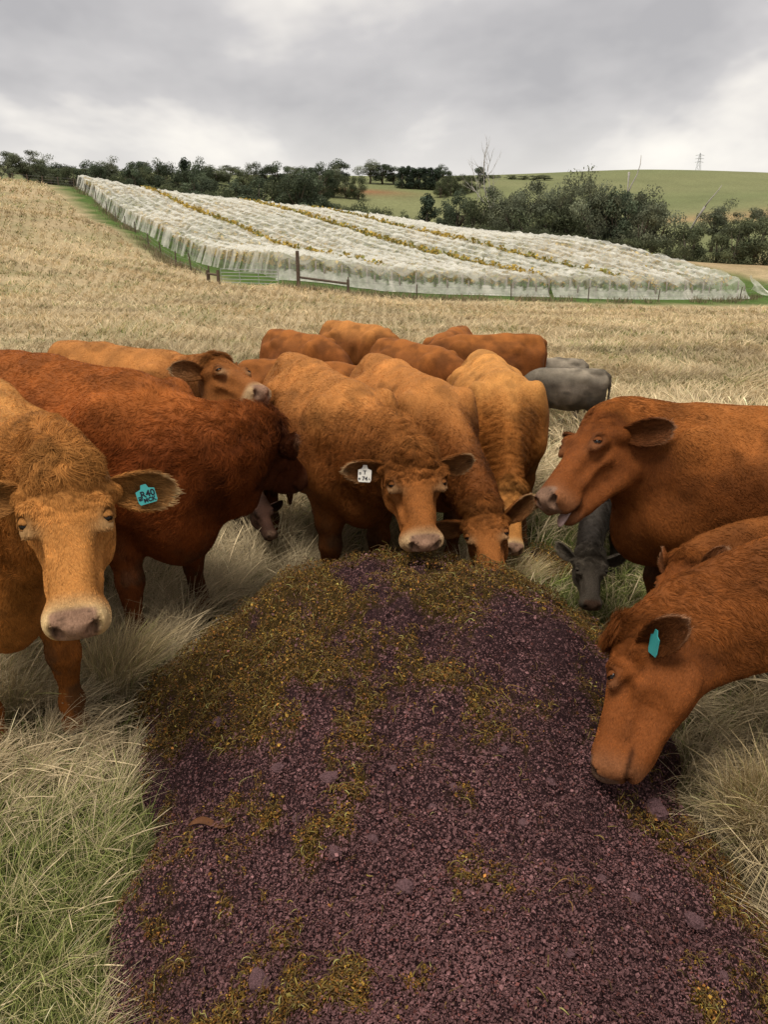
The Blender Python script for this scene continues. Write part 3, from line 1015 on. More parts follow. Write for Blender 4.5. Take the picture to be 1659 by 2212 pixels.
def cow(label, withers, facing, poll, muzzle, scale=1.0, hue='red', group='red cattle round the feed heap',
        face=None, bulk=1.0, neck=1.0, headw=1.0, head_s=None, legs=None, vox=0.016, hairs=0, curl=0.5, hlen=1.0,
        ear_pose=((0.95, -0.1, -0.15), (0.95, -0.1, -0.15)), tuft=1.0, wave=0.0, mouth=0.0, calf=False,
        name='cow', cat='cow', ctrl=None, gz=None, eyes=True, tail=0.0, open_ear=None, ears=True, bend=0.0, brisket=0.0, jowl=0.0):
    """One animal. withers: world (x, y); facing: heading in world degrees (0 = +X, 90 = +Y);
    poll, muzzle: world points; the body is one mesh in a local frame with X forward."""
    s = scale
    th = math.radians(facing)
    fw = np.array([math.cos(th), math.sin(th)])
    org = np.array([withers[0], withers[1]]) - fw * 0.40 * s
    z0 = ground_z(np.array([withers[0], org[0]]), np.array([withers[1], org[1]])).mean() if gz is None else gz
    ca, sa = math.cos(th), math.sin(th)

    def loc(p):
        d = np.asarray(p, float) - np.array([org[0], org[1], z0])
        return np.array([ca * d[0] + sa * d[1], -sa * d[0] + ca * d[1], d[2]]) / s

    def ldir(v):
        v = np.asarray(v, float)
        return np.array([ca * v[0] + sa * v[1], -sa * v[0] + ca * v[1], v[2]])

    P, Mz = loc(poll), loc(muzzle)
    u = nrm(Mz - P)
    w = (ldir(face) if face is not None else np.array([0.6, 0, 1.0]))
    H = frame(u, w)
    u, v, w = H[:, 0], H[:, 1], H[:, 2]
    hs = (head_s if head_s is not None else 1.0)

    def hp(a, b, c):
        return P + (u * a + v * b * headw + w * c) * hs

    B = Body()
    bw = bulk * (0.86 if calf else 1.0)
    # trunk
    B.ell((-0.10, 0, 0.90), (0.66, 0.345 * bw, 0.35), 0.08)
    B.ell((-0.18, 0, 0.80), (0.46, 0.36 * bw, 0.29), 0.10)
    B.ell((0.36, 0, 0.90), (0.34, 0.265 * bw, 0.38), 0.10)
    B.cone((0.36, 0, 1.20), (-0.30, 0, 1.19), 0.10, 0.11, 0.10)
    B.cone((-0.30, 0, 1.19), (-0.74, 0, 1.20), 0.11, 0.09, 0.10)
    B.ell((-0.58, 0, 1.02), (0.27, 0.265 * bw, 0.26), 0.09)
    for q in (1, -1):
        B.ell((0.36, 0.19 * q * bw, 0.96), (0.16, 0.10, 0.31), 0.07, frame((0.94, 0, -0.33), (0.33, 0, 0.94)))
        B.ell((0.47, 0.17 * q * bw, 0.80), (0.13, 0.10, 0.14), 0.07)
        B.ell((-0.42, 0.18 * q * bw, 1.13), (0.10, 0.07, 0.045), 0.10)
        B.ell((-0.60, 0.165 * q * bw, 0.84), (0.22, 0.125, 0.30), 0.08)
        B.ell((-0.78, 0.10 * q, 1.06), (0.07, 0.07, 0.12), 0.07)
    B.ell((0.54, 0, 0.70), (0.17, 0.135 * bw, 0.19), 0.09)
    for q in (1, -1):
        B.ell((-0.25, 0.385 * q * bw, 1.075), (0.13, 0.075, 0.085), 0.12, sub=True)       # hollow before the hip
        B.ell((0.165, 0.385 * q * bw, 0.90), (0.045, 0.085, 0.26), 0.10, frame((0.97, 0, -0.22), (0.22, 0, 0.97)), sub=True)   # crease behind the shoulder
        B.ell((-0.64, 0.225 * q * bw, 1.20), (0.12, 0.07, 0.06), 0.12, sub=True)           # hip to pin
        B.cone((0.40, 0.10 * q, 1.16), (0.28, 0.13 * q, 1.0), 0.05, 0.04, 0.06)           # shoulder blade edge
    if brisket:
        B.ell((0.60, 0, 0.74), (0.22, 0.19, 0.26 * brisket), 0.12)
    # legs
    lg = dict(LEGS0)
    lg.update(legs or {})
    LS = 1.15 if calf else 1.0
    for nm, q in (('fl', 1), ('fr', -1)):
        ox, oy = lg[nm]
        y = 0.155 * q * bw
        B.chain([((0.38, y, 0.74), 0.115), ((0.40 + ox * .35, y + oy * .4, 0.52), 0.078)], 0.06)
        B.chain([((0.40 + ox * .35, y + oy * .4, 0.52), 0.074), ((0.41 + ox * .6, y + oy * .7, 0.38), 0.058 * LS), ((0.405 + ox * .7, y + oy * .8, 0.30), 0.044 * LS), ((0.40 + ox * .95, y + oy, 0.15), 0.040 * LS)], 0.03)
        B.ell((0.415 + ox * .6, y + oy * .7, 0.37), (0.058, 0.054, 0.068), 0.03)
        B.ell((0.40 + ox * .95, y + oy, 0.135), (0.05, 0.05, 0.05), 0.03)
        B.chain([((0.40 + ox * .95, y + oy, 0.135), 0.042), ((0.435 + ox, y + oy, 0.06), 0.046)], 0.02)
        for e in (1, -1):
            B.chain([((0.435 + ox, y + oy + 0.02 * e, 0.05), 0.036), ((0.475 + ox, y + oy + 0.027 * e, 0.022), 0.026)], 0.012)
    for nm, q in (('hl', 1), ('hr', -1)):
        ox, oy = lg[nm]
        y = 0.165 * q * bw
        B.chain([((-0.50, y, 0.72), 0.15), ((-0.62 + ox * .3, y + oy * .3, 0.56), 0.088), ((-0.74 + ox * .5, y + oy * .6, 0.44), 0.060)], 0.06)
        B.ell((-0.745 + ox * .5, y + oy * .6, 0.43), (0.055, 0.045, 0.075), 0.03)
        B.chain([((-0.74 + ox * .5, y + oy * .6, 0.42), 0.054 * LS), ((-0.71 + ox * .9, y + oy, 0.15), 0.041 * LS)], 0.03)
        B.ell((-0.71 + ox * .9, y + oy, 0.135), (0.05, 0.05, 0.05), 0.03)
        B.chain([((-0.71 + ox * .9, y + oy, 0.135), 0.042), ((-0.67 + ox, y + oy, 0.06), 0.046)], 0.02)
        for e in (1, -1):
            B.chain([((-0.67 + ox, y + oy + 0.02 * e, 0.05), 0.036), ((-0.63 + ox, y + oy + 0.027 * e, 0.022), 0.026)], 0.012)
    # tail
    tl = tail
    B.chain([((-0.76, 0, 1.22), 0.06), ((-0.86, 0.02 * tl, 1.17), 0.042), ((-0.895, 0.05 * tl, 1.0), 0.032), ((-0.90, 0.1 * tl, 0.72), 0.024), ((-0.89, 0.13 * tl, 0.45), 0.022), ((-0.89, 0.13 * tl, 0.30), 0.034), ((-0.885, 0.12 * tl, 0.16), 0.012)], 0.03)
    # neck: a bent row of deep ellipsoids
    b0 = np.array([0.42, 0, 1.00])
    n3 = hp(0.03, 0, -0.115)
    gap = np.linalg.norm(n3 - b0)
    back = nrm(-0.55 * u - 0.75 * w * 0.4 + 0.25 * nrm(b0 - n3))
    p1 = b0 + np.array([0.30, 0.30 * bend, 0.03]) * gap * 0.9 if ctrl is None else np.array(ctrl, float)
    p2 = n3 + back * gap * 0.30
    D1 = nrm(-0.7 * u + w)
    TS = np.linspace(0, 1, 9)
    ncent = []
    for t in TS:
        c = (1 - t) ** 3 * b0 + 3 * (1 - t) ** 2 * t * p1 + 3 * (1 - t) * t * t * p2 + t ** 3 * n3
        g = nrm(3 * (1 - t) ** 2 * (p1 - b0) + 6 * (1 - t) * t * (p2 - p1) + 3 * t * t * (n3 - p2))
        dv = nrm(np.array([-0.2, 0, 1.0]) * (1 - t) + D1 * t)
        dv = nrm(dv - g * (dv @ g))
        sv = np.cross(dv, g)
        rd = (0.27 * (1 - t) + 0.118 * t) * (0.75 + 0.25 * neck)
        rw = (0.175 * (1 - t) + 0.085 * t) * neck * (0.85 if calf else 1)
        ra = max(0.12, gap * 0.16)
        B.ell(c, (ra, rw, rd), 0.07, np.stack([g, sv, dv], 1))
        if 0.12 < t < 0.93:
            B.ell(c + dv * rd * 0.84, (ra, 0.045 * neck, 0.05), 0.06, np.stack([g, sv, dv], 1))
        ncent.append((c, g, dv, sv, rd))
    # dewlap
    jaw = hp(0.14, 0, -0.20)
    mid = ncent[4][0] - ncent[4][2] * ncent[4][4] * 0.95
    B.chain([((0.58, 0, 0.68), 0.07), (tuple(mid), 0.045), (tuple(jaw), 0.045)], 0.09)
    # head
    def he(c, r, k=0.03, R=None, sub=False):
        RR = H if R is None else H @ R
        B.ell(hp(*c), np.array([r[0], r[1] * headw, r[2]]) * hs, k * hs, RR, sub)

    def hc(a, b, ra, rb, k=0.03, sub=False):
        B.cone(hp(*a), hp(*b), ra * hs, rb * hs, k * hs, sub)
    he((0.070, 0, -0.095), (0.110, 0.104, 0.112), 0.05)
    he((0.010, 0, -0.03), (0.048, 0.072, 0.05), 0.05)
    he((0.13, 0, -0.048), (0.12, 0.094, 0.060), 0.035)
    hc((0.17, 0, -0.080), (0.40, 0, -0.062), 0.074, 0.050, 0.04)
    hc((0.17, 0, -0.145), (0.38, 0, -0.112), 0.066, 0.046, 0.05)
    for q in (1, -1):
        hc((0.20, 0.028 * q, -0.040), (0.40, 0.022 * q, -0.032), 0.034, 0.026, 0.03)
        he((0.155, 0.072 * q, -0.165), (0.100, 0.030, 0.088), 0.035)         # cheek
        hc((0.11, 0.055 * q, -0.228), (0.38, 0.030 * q, -0.150 - 0.03 * mouth), 0.040, 0.032, 0.04)   # jawbone
        he((0.180, 0.085 * q, -0.028), (0.052, 0.032, 0.036), 0.022)         # orbit
        he((0.156, 0.090 * q, 0.000), (0.032, 0.024, 0.016), 0.014)         # brow
        he((0.216, 0.091 * q, -0.026), (0.020, 0.024, 0.018), 0.012)         # lower lid
        he((0.085, 0.098 * q, -0.075), (0.032, 0.036, 0.032), 0.03)          # ear base
        hc((0.20, 0.082 * q, -0.098), (0.35, 0.052 * q, -0.088), 0.022, 0.016, 0.03)   # facial crest
        he((0.265, 0.094 * q, -0.058), (0.070, 0.026, 0.022), 0.04, sub=True)          # hollow under the eye
        he((0.27, 0.088 * q, -0.150), (0.06, 0.016, 0.035), 0.05, sub=True)            # hollow behind the lips
    # muzzle: broad, squared
    he((0.430, 0, -0.072), (0.056, 0.070, 0.064), 0.03)
    for q in (1, -1):
        he((0.450, 0.038 * q, -0.058), (0.042, 0.037, 0.048), 0.022)
        he((0.430, 0.046 * q, -0.105), (0.05, 0.033, 0.040), 0.025)
        he((0.464, 0.052 * q, -0.038), (0.026, 0.018, 0.024), 0.012)         # nostril wing
    he((0.478, 0, -0.055), (0.022, 0.050, 0.040), 0.015)
    he((0.418, 0, -0.142 - 0.035 * mouth), (0.058, 0.048, 0.030), 0.018 if mouth < 0.3 else 0.008)     # lower lip and chin
    he((0.35, 0, -0.155 - 0.02 * mouth), (0.08, 0.042, 0.033), 0.03)
    # openings
    for q in (1, -1):
        he((0.492, 0.035 * q, -0.046), (0.030, 0.012, 0.019), 0.006, sub=True)
        he((0.480, 0.049 * q, -0.030), (0.024, 0.013, 0.012), 0.006, sub=True)
        he((0.188, 0.108 * q, -0.002), (0.0205, 0.018, 0.018), 0.006, sub=True)
    he((0.49, 0, -0.122 - 0.012 * mouth), (0.085, 0.09, 0.004 + 0.014 * mouth), 0.006, sub=True)
    V, F = B.mesh(vox / s)
    N = vert_normals(V, F)
    # local field: head coordinates and neck share
    hc_ = ((V - P) / hs) @ H
    hu, hv, hw = hc_[:, 0], hc_[:, 1] / headw, hc_[:, 2]
    ishead = np.clip((hu + 0.05) / 0.08, 0, 1) * np.clip((0.30 - np.abs(hw + 0.08)) / 0.1, 0, 1) * np.clip((0.24 - np.abs(hv)) / 0.05, 0, 1) * (hu < 0.62)
    nd = np.min([((V - c) ** 2).sum(1) for c, *_ in ncent[2:]], 0)
    isneck = np.clip(1.25 - nd / 0.075, 0, 1) * (1 - ishead)
    # folds and waves of the coat, real relief
    pw = V * s
    disp = (noise3(pw, 9, 3, 2) - 0.5) * 0.012 * (1 - 0.8 * ishead)
    if wave:
        tt = np.zeros(len(V)); best = np.full(len(V), 9.0)
        for i, (c, g, dv, sv, rd) in enumerate(ncent):
            d = ((V - c) ** 2).sum(1)
            m = d < best
            tt[m] = TS[i] * gap + ((V - c) @ g)[m]
            best[m] = d[m]
        ph = tt * s * 150 + 7 * noise3(pw, 5, 9, 2) + 3.0 * noise3(pw, 16, 4)
        disp = disp + wave * 0.0045 * np.sin(ph) * isneck
    cw = ishead * np.clip((0.20 - hu) / 0.05, 0, 1) * np.clip((hw + 0.10) / 0.04, 0, 1)
    disp = disp + cw * np.clip(curl - 0.2, 0, 1) * (0.016 + 0.014 * (name == 'bull')) * (np.abs(noise3(pw, 42 - 8 * (name == 'bull'), 15, 2) - 0.5) * 2 - 0.3)
    V = V + N * (disp / s)[:, None]
    N = vert_normals(V, F)
    # colours of hide and hair
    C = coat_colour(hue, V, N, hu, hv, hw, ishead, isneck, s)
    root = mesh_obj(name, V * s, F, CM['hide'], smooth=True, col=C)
    root.location = (org[0], org[1], z0)
    root.rotation_euler = (0, 0, th)
    tag(root, label, cat, group)
    parts = dict(root=root, hp=lambda a, b, c: hp(a, b, c) * s, H=H, s=s * hs, u=u, v=v, w=w)
    # eyes
    if eyes:
        ev, ef = sphere(10, 14)
        lv, lf = sphere(14, 20)
        for q in (1, -1):
            e = mesh_obj('eye', (ev @ np.diag([1.25, 1, 0.9]) * 0.0168 * hs * s) @ H.T + hp(0.188, 0.0935 * q, -0.0125) * s, ef, CM['eye'], root, smooth=True)
            up = nrm(np.array([-0.80, 0.15 * q, 0.55])); lw = nrm(np.array([0.85, 0.25 * q, -0.42]))
            for dd, cut in ((up, 0.10), (lw, 0.52)):
                keep = (lv @ dd) > cut
                fk = [f for f in lf if all(keep[i] for i in f)]
                bulge = 1 + 0.10 * np.clip((0.3 - np.abs((lv @ dd) - cut)) / 0.3, 0, 1)
                LV = (lv * bulge[:, None] * np.array([1.25, 1, 0.95]) * 0.0186 * hs * s) @ H.T + hp(0.188, 0.0935 * q, -0.0125) * s
                use = sorted({i for f in fk for i in f}); mp_ = {i: k for k, i in enumerate(use)}
                hc0 = np.array(HUES[hue]['head'])
                dk_ = np.clip(((lv[use] @ dd) - cut) / 0.18, 0, 1)[:, None]
                o = mesh_obj('eyelid', LV[use], [tuple(mp_[i] for i in f) for f in fk], CM['hide'], root, smooth=True, col=hc0 * (0.25 + 0.6 * dk_))
                md = o.modifiers.new('thick', 'SOLIDIFY'); md.thickness = 0.002
    # ears
    hair_src = [(V * s, F, N, C, 'b')]
    EARS = []
    for q, ep in (((1, ear_pose[0]), (-1, ear_pose[1])) if ears else ()):
        # ear pose: (out, towards muzzle, towards face) in head axes
        axis = v * q * ep[0] + u * ep[1] + w * ep[2]
        opening = (u * 0.75 + w * 0.35 - v * q * 0.0) if open_ear is None else (u * open_ear[0] + w * open_ear[1] + v * q * open_ear[2])
        rp = hp(0.070, 0.098 * q, -0.078) * s
        EV, EF, EU, E, O, A = build_ear(rp, axis, opening, 0.190 * s * hs, 0.056 * s * hs, 0.046 * s * hs)
        base = np.array(HUES[hue]['head'])
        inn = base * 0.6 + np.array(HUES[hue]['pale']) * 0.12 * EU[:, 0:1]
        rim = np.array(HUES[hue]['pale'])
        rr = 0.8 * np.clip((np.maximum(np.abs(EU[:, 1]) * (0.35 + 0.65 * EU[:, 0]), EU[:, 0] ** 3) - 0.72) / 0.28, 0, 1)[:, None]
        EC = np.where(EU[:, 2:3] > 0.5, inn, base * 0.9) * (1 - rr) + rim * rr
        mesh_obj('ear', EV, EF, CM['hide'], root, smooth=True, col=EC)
        EN = vert_normals(EV, EF)
        hair_src.append((EV, EF, EN, EC, 'e'))
        EARS.append((rp, E, O, A))
    parts['ears'] = EARS
    if hairs:
        grow_coat(root, hair_src, hairs, hue, curl, hlen, tuft, dict(P=P * s, H=H, hs=hs * s, ncent=ncent, s=s), hu, hv, hw, ishead, isneck)
    return parts


HUES = {
    'red': dict(back=(0.42, 0.170, 0.044), side=(0.205, 0.067, 0.015), neck=(0.160, 0.050, 0.011), head=(0.24, 0.084, 0.020), leg=(0.155, 0.052, 0.013), pale=(0.58, 0.40, 0.21)),
    'tan': dict(back=(0.52, 0.235, 0.062), side=(0.33, 0.122, 0.025), neck=(0.28, 0.094, 0.019), head=(0.40, 0.168, 0.042), leg=(0.27, 0.088, 0.017), pale=(0.66, 0.49, 0.25)),
    'dark': dict(back=(0.29, 0.086, 0.017), side=(0.165, 0.040, 0.008), neck=(0.150, 0.037, 0.0075), head=(0.09, 0.027, 0.010), leg=(0.150, 0.041, 0.010), pale=(0.22, 0.11, 0.06)),
    'rust': dict(back=(0.30, 0.102, 0.022), side=(0.185, 0.057, 0.0125), neck=(0.185, 0.057, 0.0125), head=(0.18, 0.054, 0.0125), leg=(0.14, 0.042, 0.009), pale=(0.36, 0.20, 0.11)),
    'grey': dict(back=(0.17, 0.14, 0.105), side=(0.060, 0.049, 0.038), neck=(0.052, 0.042, 0.033), head=(0.11, 0.088, 0.064), leg=(0.05, 0.042, 0.034), pale=(0.27, 0.22, 0.15)),
    'ash': dict(back=(0.27, 0.225, 0.165), side=(0.105, 0.082, 0.060), neck=(0.10, 0.078, 0.056), head=(0.10, 0.08, 0.058), leg=(0.12, 0.095, 0.07), pale=(0.34, 0.28, 0.2)),
    'brown': dict(back=(0.09, 0.042, 0.02), side=(0.055, 0.025, 0.013), neck=(0.05, 0.022, 0.012), head=(0.045, 0.02, 0.012), leg=(0.045, 0.02, 0.012), pale=(0.12, 0.07, 0.045)),
}


def coat_colour(hue, V, N, hu, hv, hw, ishead, isneck, s):
    h = {k: np.array(v) for k, v in HUES[hue].items()}
    z = V[:, 2]
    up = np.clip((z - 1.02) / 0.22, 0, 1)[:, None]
    C = h['side'] * (1 - up) + h['back'] * up  # coat tones with top light painted in: brighter backs, deeper sides
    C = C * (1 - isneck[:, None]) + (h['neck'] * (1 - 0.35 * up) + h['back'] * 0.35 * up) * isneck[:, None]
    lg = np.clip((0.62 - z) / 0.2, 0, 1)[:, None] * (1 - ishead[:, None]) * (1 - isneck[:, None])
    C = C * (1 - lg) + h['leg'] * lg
    n1 = noise3(V * s, 4.0, 21, 3)[:, None]
    n2 = noise3(V * s * np.array([1, 1, 0.6]), 18.0, 33, 2)[:, None]
    n3 = noise3(V * s * np.array([0.55, 1, 1.0]), 7.0, 44, 3)[:, None]
    C = C * (0.62 + 0.76 * n1) * (0.84 + 0.32 * n2)
    bl = np.clip((n3 - 0.56) / 0.10, 0, 1) * (0.30 if hue not in ('grey', 'ash') else 0.55)
    if hue in ('grey', 'ash'):
        C = C * (0.6 + 0.9 * n3 * n1 * 2)
    C = C * (1 - bl)
    # dung and mud on the legs and belly
    mud = np.clip((0.70 - z) / 0.35, 0, 1)[:, None] * np.clip((noise3(V * s, 11.0, 66, 3)[:, None] - 0.50) / 0.10, 0, 1) * (1 - ishead[:, None]) * 0.6
    C = C * (1 - mud) + np.array([0.055, 0.036, 0.020]) * mud
    # head
    ih = ishead[:, None]
    Hc = np.tile(h['head'], (len(V), 1)) * (0.85 + 0.3 * n2)
    fl = np.exp(-(((hu - 0.30) / 0.12) ** 2 + (hv / 0.05) ** 2))[:, None] * (hw > -0.09)[:, None]
    Hc = Hc * (1 + 0.18 * fl)
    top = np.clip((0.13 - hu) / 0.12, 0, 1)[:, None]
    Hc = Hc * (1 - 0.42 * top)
    eye = np.exp(-(((hu - 0.216) / 0.026) ** 2 + ((np.abs(hv) - 0.094) / 0.034) ** 2 + ((hw + 0.018) / 0.034) ** 2))[:, None]
    ek = 0.38 if hue in ('tan', 'red') else 0.2
    Hc = Hc * (1 - ek * eye) + h['pale'] * ek * eye
    lid = np.exp(-(((hu - 0.186) / 0.024) ** 2 + ((np.abs(hv) - 0.102) / 0.024) ** 2 + ((hw + 0.004) / 0.022) ** 2))[:, None]
    Hc = Hc * (1 - 0.88 * lid)
    ring = (np.clip((hu - 0.385) / 0.06, 0, 1) ** 1.5)[:, None]
    rk = 0.75 if hue in ('tan', 'red') else 0.18
    Hc = Hc * (1 - ring * rk) + h['pale'] * (0.8 + 0.35 * n2) * ring * rk
    nose = (np.clip((hu + 0.45 * hw - 0.428) / 0.010, 0, 1) * np.clip((hw + 0.108) / 0.010, 0, 1) * np.clip((0.060 + 0.2 * np.minimum(hw + 0.05, 0) - np.abs(hv)) / 0.010, 0, 1) * (hu > 0.41))[:, None]
    dk = 0.5 if hue in ('grey', 'brown', 'dark') else 0.8 if hue == 'rust' else 1.0
    sp = noise3(V * s, 210, 8)[:, None]
    Hc = Hc * (1 - nose) + np.array([0.30, 0.172, 0.108]) * dk * (0.7 + 0.45 * n2) * (1 - 0.5 * np.clip((sp - 0.74) / 0.1, 0, 1)) * nose
    nst = np.zeros(len(V))
    for q in (1, -1):
        nst = np.maximum(nst, np.exp(-(((hu - 0.482) / 0.022) ** 2 + ((hv - 0.042 * q) / 0.014) ** 2 + ((hw + 0.038) / 0.016) ** 2)))
    Hc = Hc * (1 - 0.96 * nst[:, None])
    lip = np.exp(-((hw + 0.123) / 0.008) ** 2)[:, None] * np.clip((hu - 0.36) / 0.03, 0, 1)[:, None]
    Hc = Hc * (1 - 0.75 * lip)
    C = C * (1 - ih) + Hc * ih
    hoof = np.clip((0.055 - z) / 0.015, 0, 1)[:, None] * (1 - ih)
    C = C * (1 - hoof) + np.array([0.05, 0.035, 0.025]) * hoof
    return np.clip(C, 0, 1)


def sphere(nr, ns):
    V = [(0, 0, 1)]
    for i in range(1, nr):
        a = math.pi * i / nr
        for j in range(ns):
            b = 2 * math.pi * j / ns
            V.append((math.sin(a) * math.cos(b), math.sin(a) * math.sin(b), math.cos(a)))
    V.append((0, 0, -1))
    F = []
    for j in range(ns):
        F.append((0, 1 + j, 1 + (j + 1) % ns))
    for i in range(nr - 2):
        for j in range(ns):
            a = 1 + i * ns + j; b = 1 + i * ns + (j + 1) % ns
            F.append((a, a + ns, b + ns, b))
    l = len(V) - 1
    for j in range(ns):
        F.append((l, 1 + (nr - 2) * ns + (j + 1) % ns, 1 + (nr - 2) * ns + j))
    return np.array(V), F


def grow_coat(root, src, count, hue, curl, hlen, tuft, hd, hu, hv, hw, ishead, isneck):
    """Short hair as strands: flow along the body, clumps, curls on neck and poll."""
    rng = np.random.default_rng(len(src[0][0]) % 9973)
    P, H, hs, s = hd['P'], hd['H'], hd['hs'], hd['s']
    allp, allr, allc = [], [], []
    for (V, F, N, C, kd) in src:
        n = count if kd == 'b' else int(count * 0.035)
        a = np.linalg.norm(np.cross(V[F[:, 2]] - V[F[:, 0]], V[F[:, 3]] - V[F[:, 1]]), axis=1)
        if kd == 'b':
            fh = ishead[F[:, 0]]; fn = isneck[F[:, 0]]; fu = hu[F[:, 0]]; fwv = hw[F[:, 0]]
            wt = a * (1 + 2.2 * fh + 0.5 * fn)
            wt = wt * (1 + 2.0 * fh * (fu < 0.2) * (fwv > -0.1)) * (1 + 3.0 * fh * (fu < 0.09) * (fwv > -0.11) * tuft)
            wt = wt * np.where((fh > 0.5) & (fu + 0.45 * fwv > 0.424), 0.0, 1) * np.where((fh > 0.5) & (fu > 0.40), 0.6, 1) * np.where((V[F[:, 0], 2] < 0.06 * s) & (fh < 0.5), 0, 1)
            eyem = (np.abs(fu - 0.188) < 0.030) & (np.abs(np.abs(hv[F[:, 0]]) - 0.102) < 0.03) & (np.abs(fwv + 0.005) < 0.026)
            wt = wt * np.where(eyem, 0, 1)
        else:
            wt = a
        fi = rng.choice(len(F), n, p=wt / wt.sum())
        r1, r2 = rng.random(n), rng.random(n)
        f = F[fi]
        bl = lambda A: (A[f[:, 0]] * ((1 - r1) * (1 - r2))[:, None] + A[f[:, 1]] * (r1 * (1 - r2))[:, None] + A[f[:, 2]] * (r1 * r2)[:, None] + A[f[:, 3]] * ((1 - r1) * r2)[:, None])
        p, nn, c = bl(V), nrm(bl(N)), bl(C)
        if kd == 'b':
            ih, ik = ishead[f[:, 0]], isneck[f[:, 0]]
            u0, v0, w0 = hu[f[:, 0]], hv[f[:, 0]], hw[f[:, 0]]
            flow = np.tile(np.array([-1.0, 0, -0.55]), (n, 1))
            lz = np.clip((0.62 * s - p[:, 2]) / (0.15 * s), 0, 1)[:, None]
            flow = flow * (1 - lz) + np.array([-0.15, 0, -1.0]) * lz
            hf = H[:, 0] * 1.0 + H[:, 1] * np.sign(v0)[:, None] * 0.35
            flow = flow * (1 - ih[:, None]) + hf * ih[:, None]
            L = 0.0135 * (1 - ih) + 0.009 * ih
            L = L + 0.016 * ik * (0.4 + curl)
            L = L * (1 - 0.5 * ih * np.clip((u0 - 0.3) / 0.1, 0, 1))
            poll = ih * np.clip(((0.10 if tuft < 0.9 else 0.055) - u0) / 0.05, 0, 1) * np.clip((w0 + 0.12) / 0.05, 0, 1) * np.clip((0.10 - np.abs(v0)) / 0.04, 0, 1)
            L = L * hlen + 0.045 * poll * tuft * rng.uniform(0.35, 1.1, n)
            fore = ih * np.clip((0.19 - u0) / 0.05, 0, 1) * (w0 > -0.08)
            L = L + 0.022 * fore * np.clip(curl - 0.3, 0, 1)
            lift = 0.17 + 0.30 * ik * curl + (0.5 + 0.8 * (tuft > 0.9)) * poll
            cr = (curl * (0.15 + 0.85 * ik + fore)) * (1 - 0.6 * poll)
        else:
            E = hd_ear_axis(V)
            flow = np.tile(E, (n, 1))
            L = np.full(n, 0.017) * rng.uniform(0.6, 1.4, n) * hlen
            lift = np.full(n, 0.45); cr = np.full(n, 0.2); poll = np.zeros(n)
        ps = p / 1.0
        jit = np.stack([noise3(ps, 22, 50 + i, 2) for i in range(3)], 1) - 0.5
        flow = nrm(flow) + jit * (0.9 + 3.0 * cr[:, None] + 3.0 * poll[:, None]) + rng.normal(0, 0.14, (n, 3))
        flow = flow - nn * (flow * nn).sum(1)[:, None]
        flow = nrm(flow)
        side = np.cross(nn, flow)
        L = L * s * rng.uniform(0.65, 1.25, n)
        K = 5 
        tk = np.linspace(0, 1, K)
        pts = np.zeros((n, K, 3))
        ph = noise3(ps, 30, 77) * 12 + rng.normal(0, 0.35, n)
        for i, t in enumerate(tk):
            up = lift * t * (1 - 0.45 * t)
            wob = (0.30 * cr + 0.35 * poll) * np.sin(ph + t * 4.6)
            droop = np.array([0, 0, -1.0]) * (0.30 * poll * t * t)[:, None]
            pts[:, i] = p + L[:, None] * flow * t * 0.95 + nn * (L * up)[:, None] + side * (L * wob * t)[:, None] + droop * L[:, None]
        rb = (0.00075 + 0.0003 * rng.random(n)) * (1 + 0.3 * poll) * max(0.75, s)
        rad = rb[:, None] * np.array([1.0, 0.95, 0.8, 0.55, 0.15])[None, :]
        tone = (0.42 + 1.05 * noise3(ps * np.array([0.6, 1, 1]), 38, 11, 2)) * rng.uniform(0.75, 1.35, n)
        cc = c * tone[:, None]
        if kd == 'b':
            cc = cc * (1 + 0.25 * poll[:, None])
        allp.append(pts); allr.append(rad); allc.append(cc)
    curves_obj('hair', np.concatenate(allp), np.concatenate(allr), CM['hair'], root, np.clip(np.concatenate(allc), 0, 1))


def hd_ear_axis(V):
    nt, ns = 18, 13
    return nrm(V[(nt - 1) * ns + 6] - V[6])


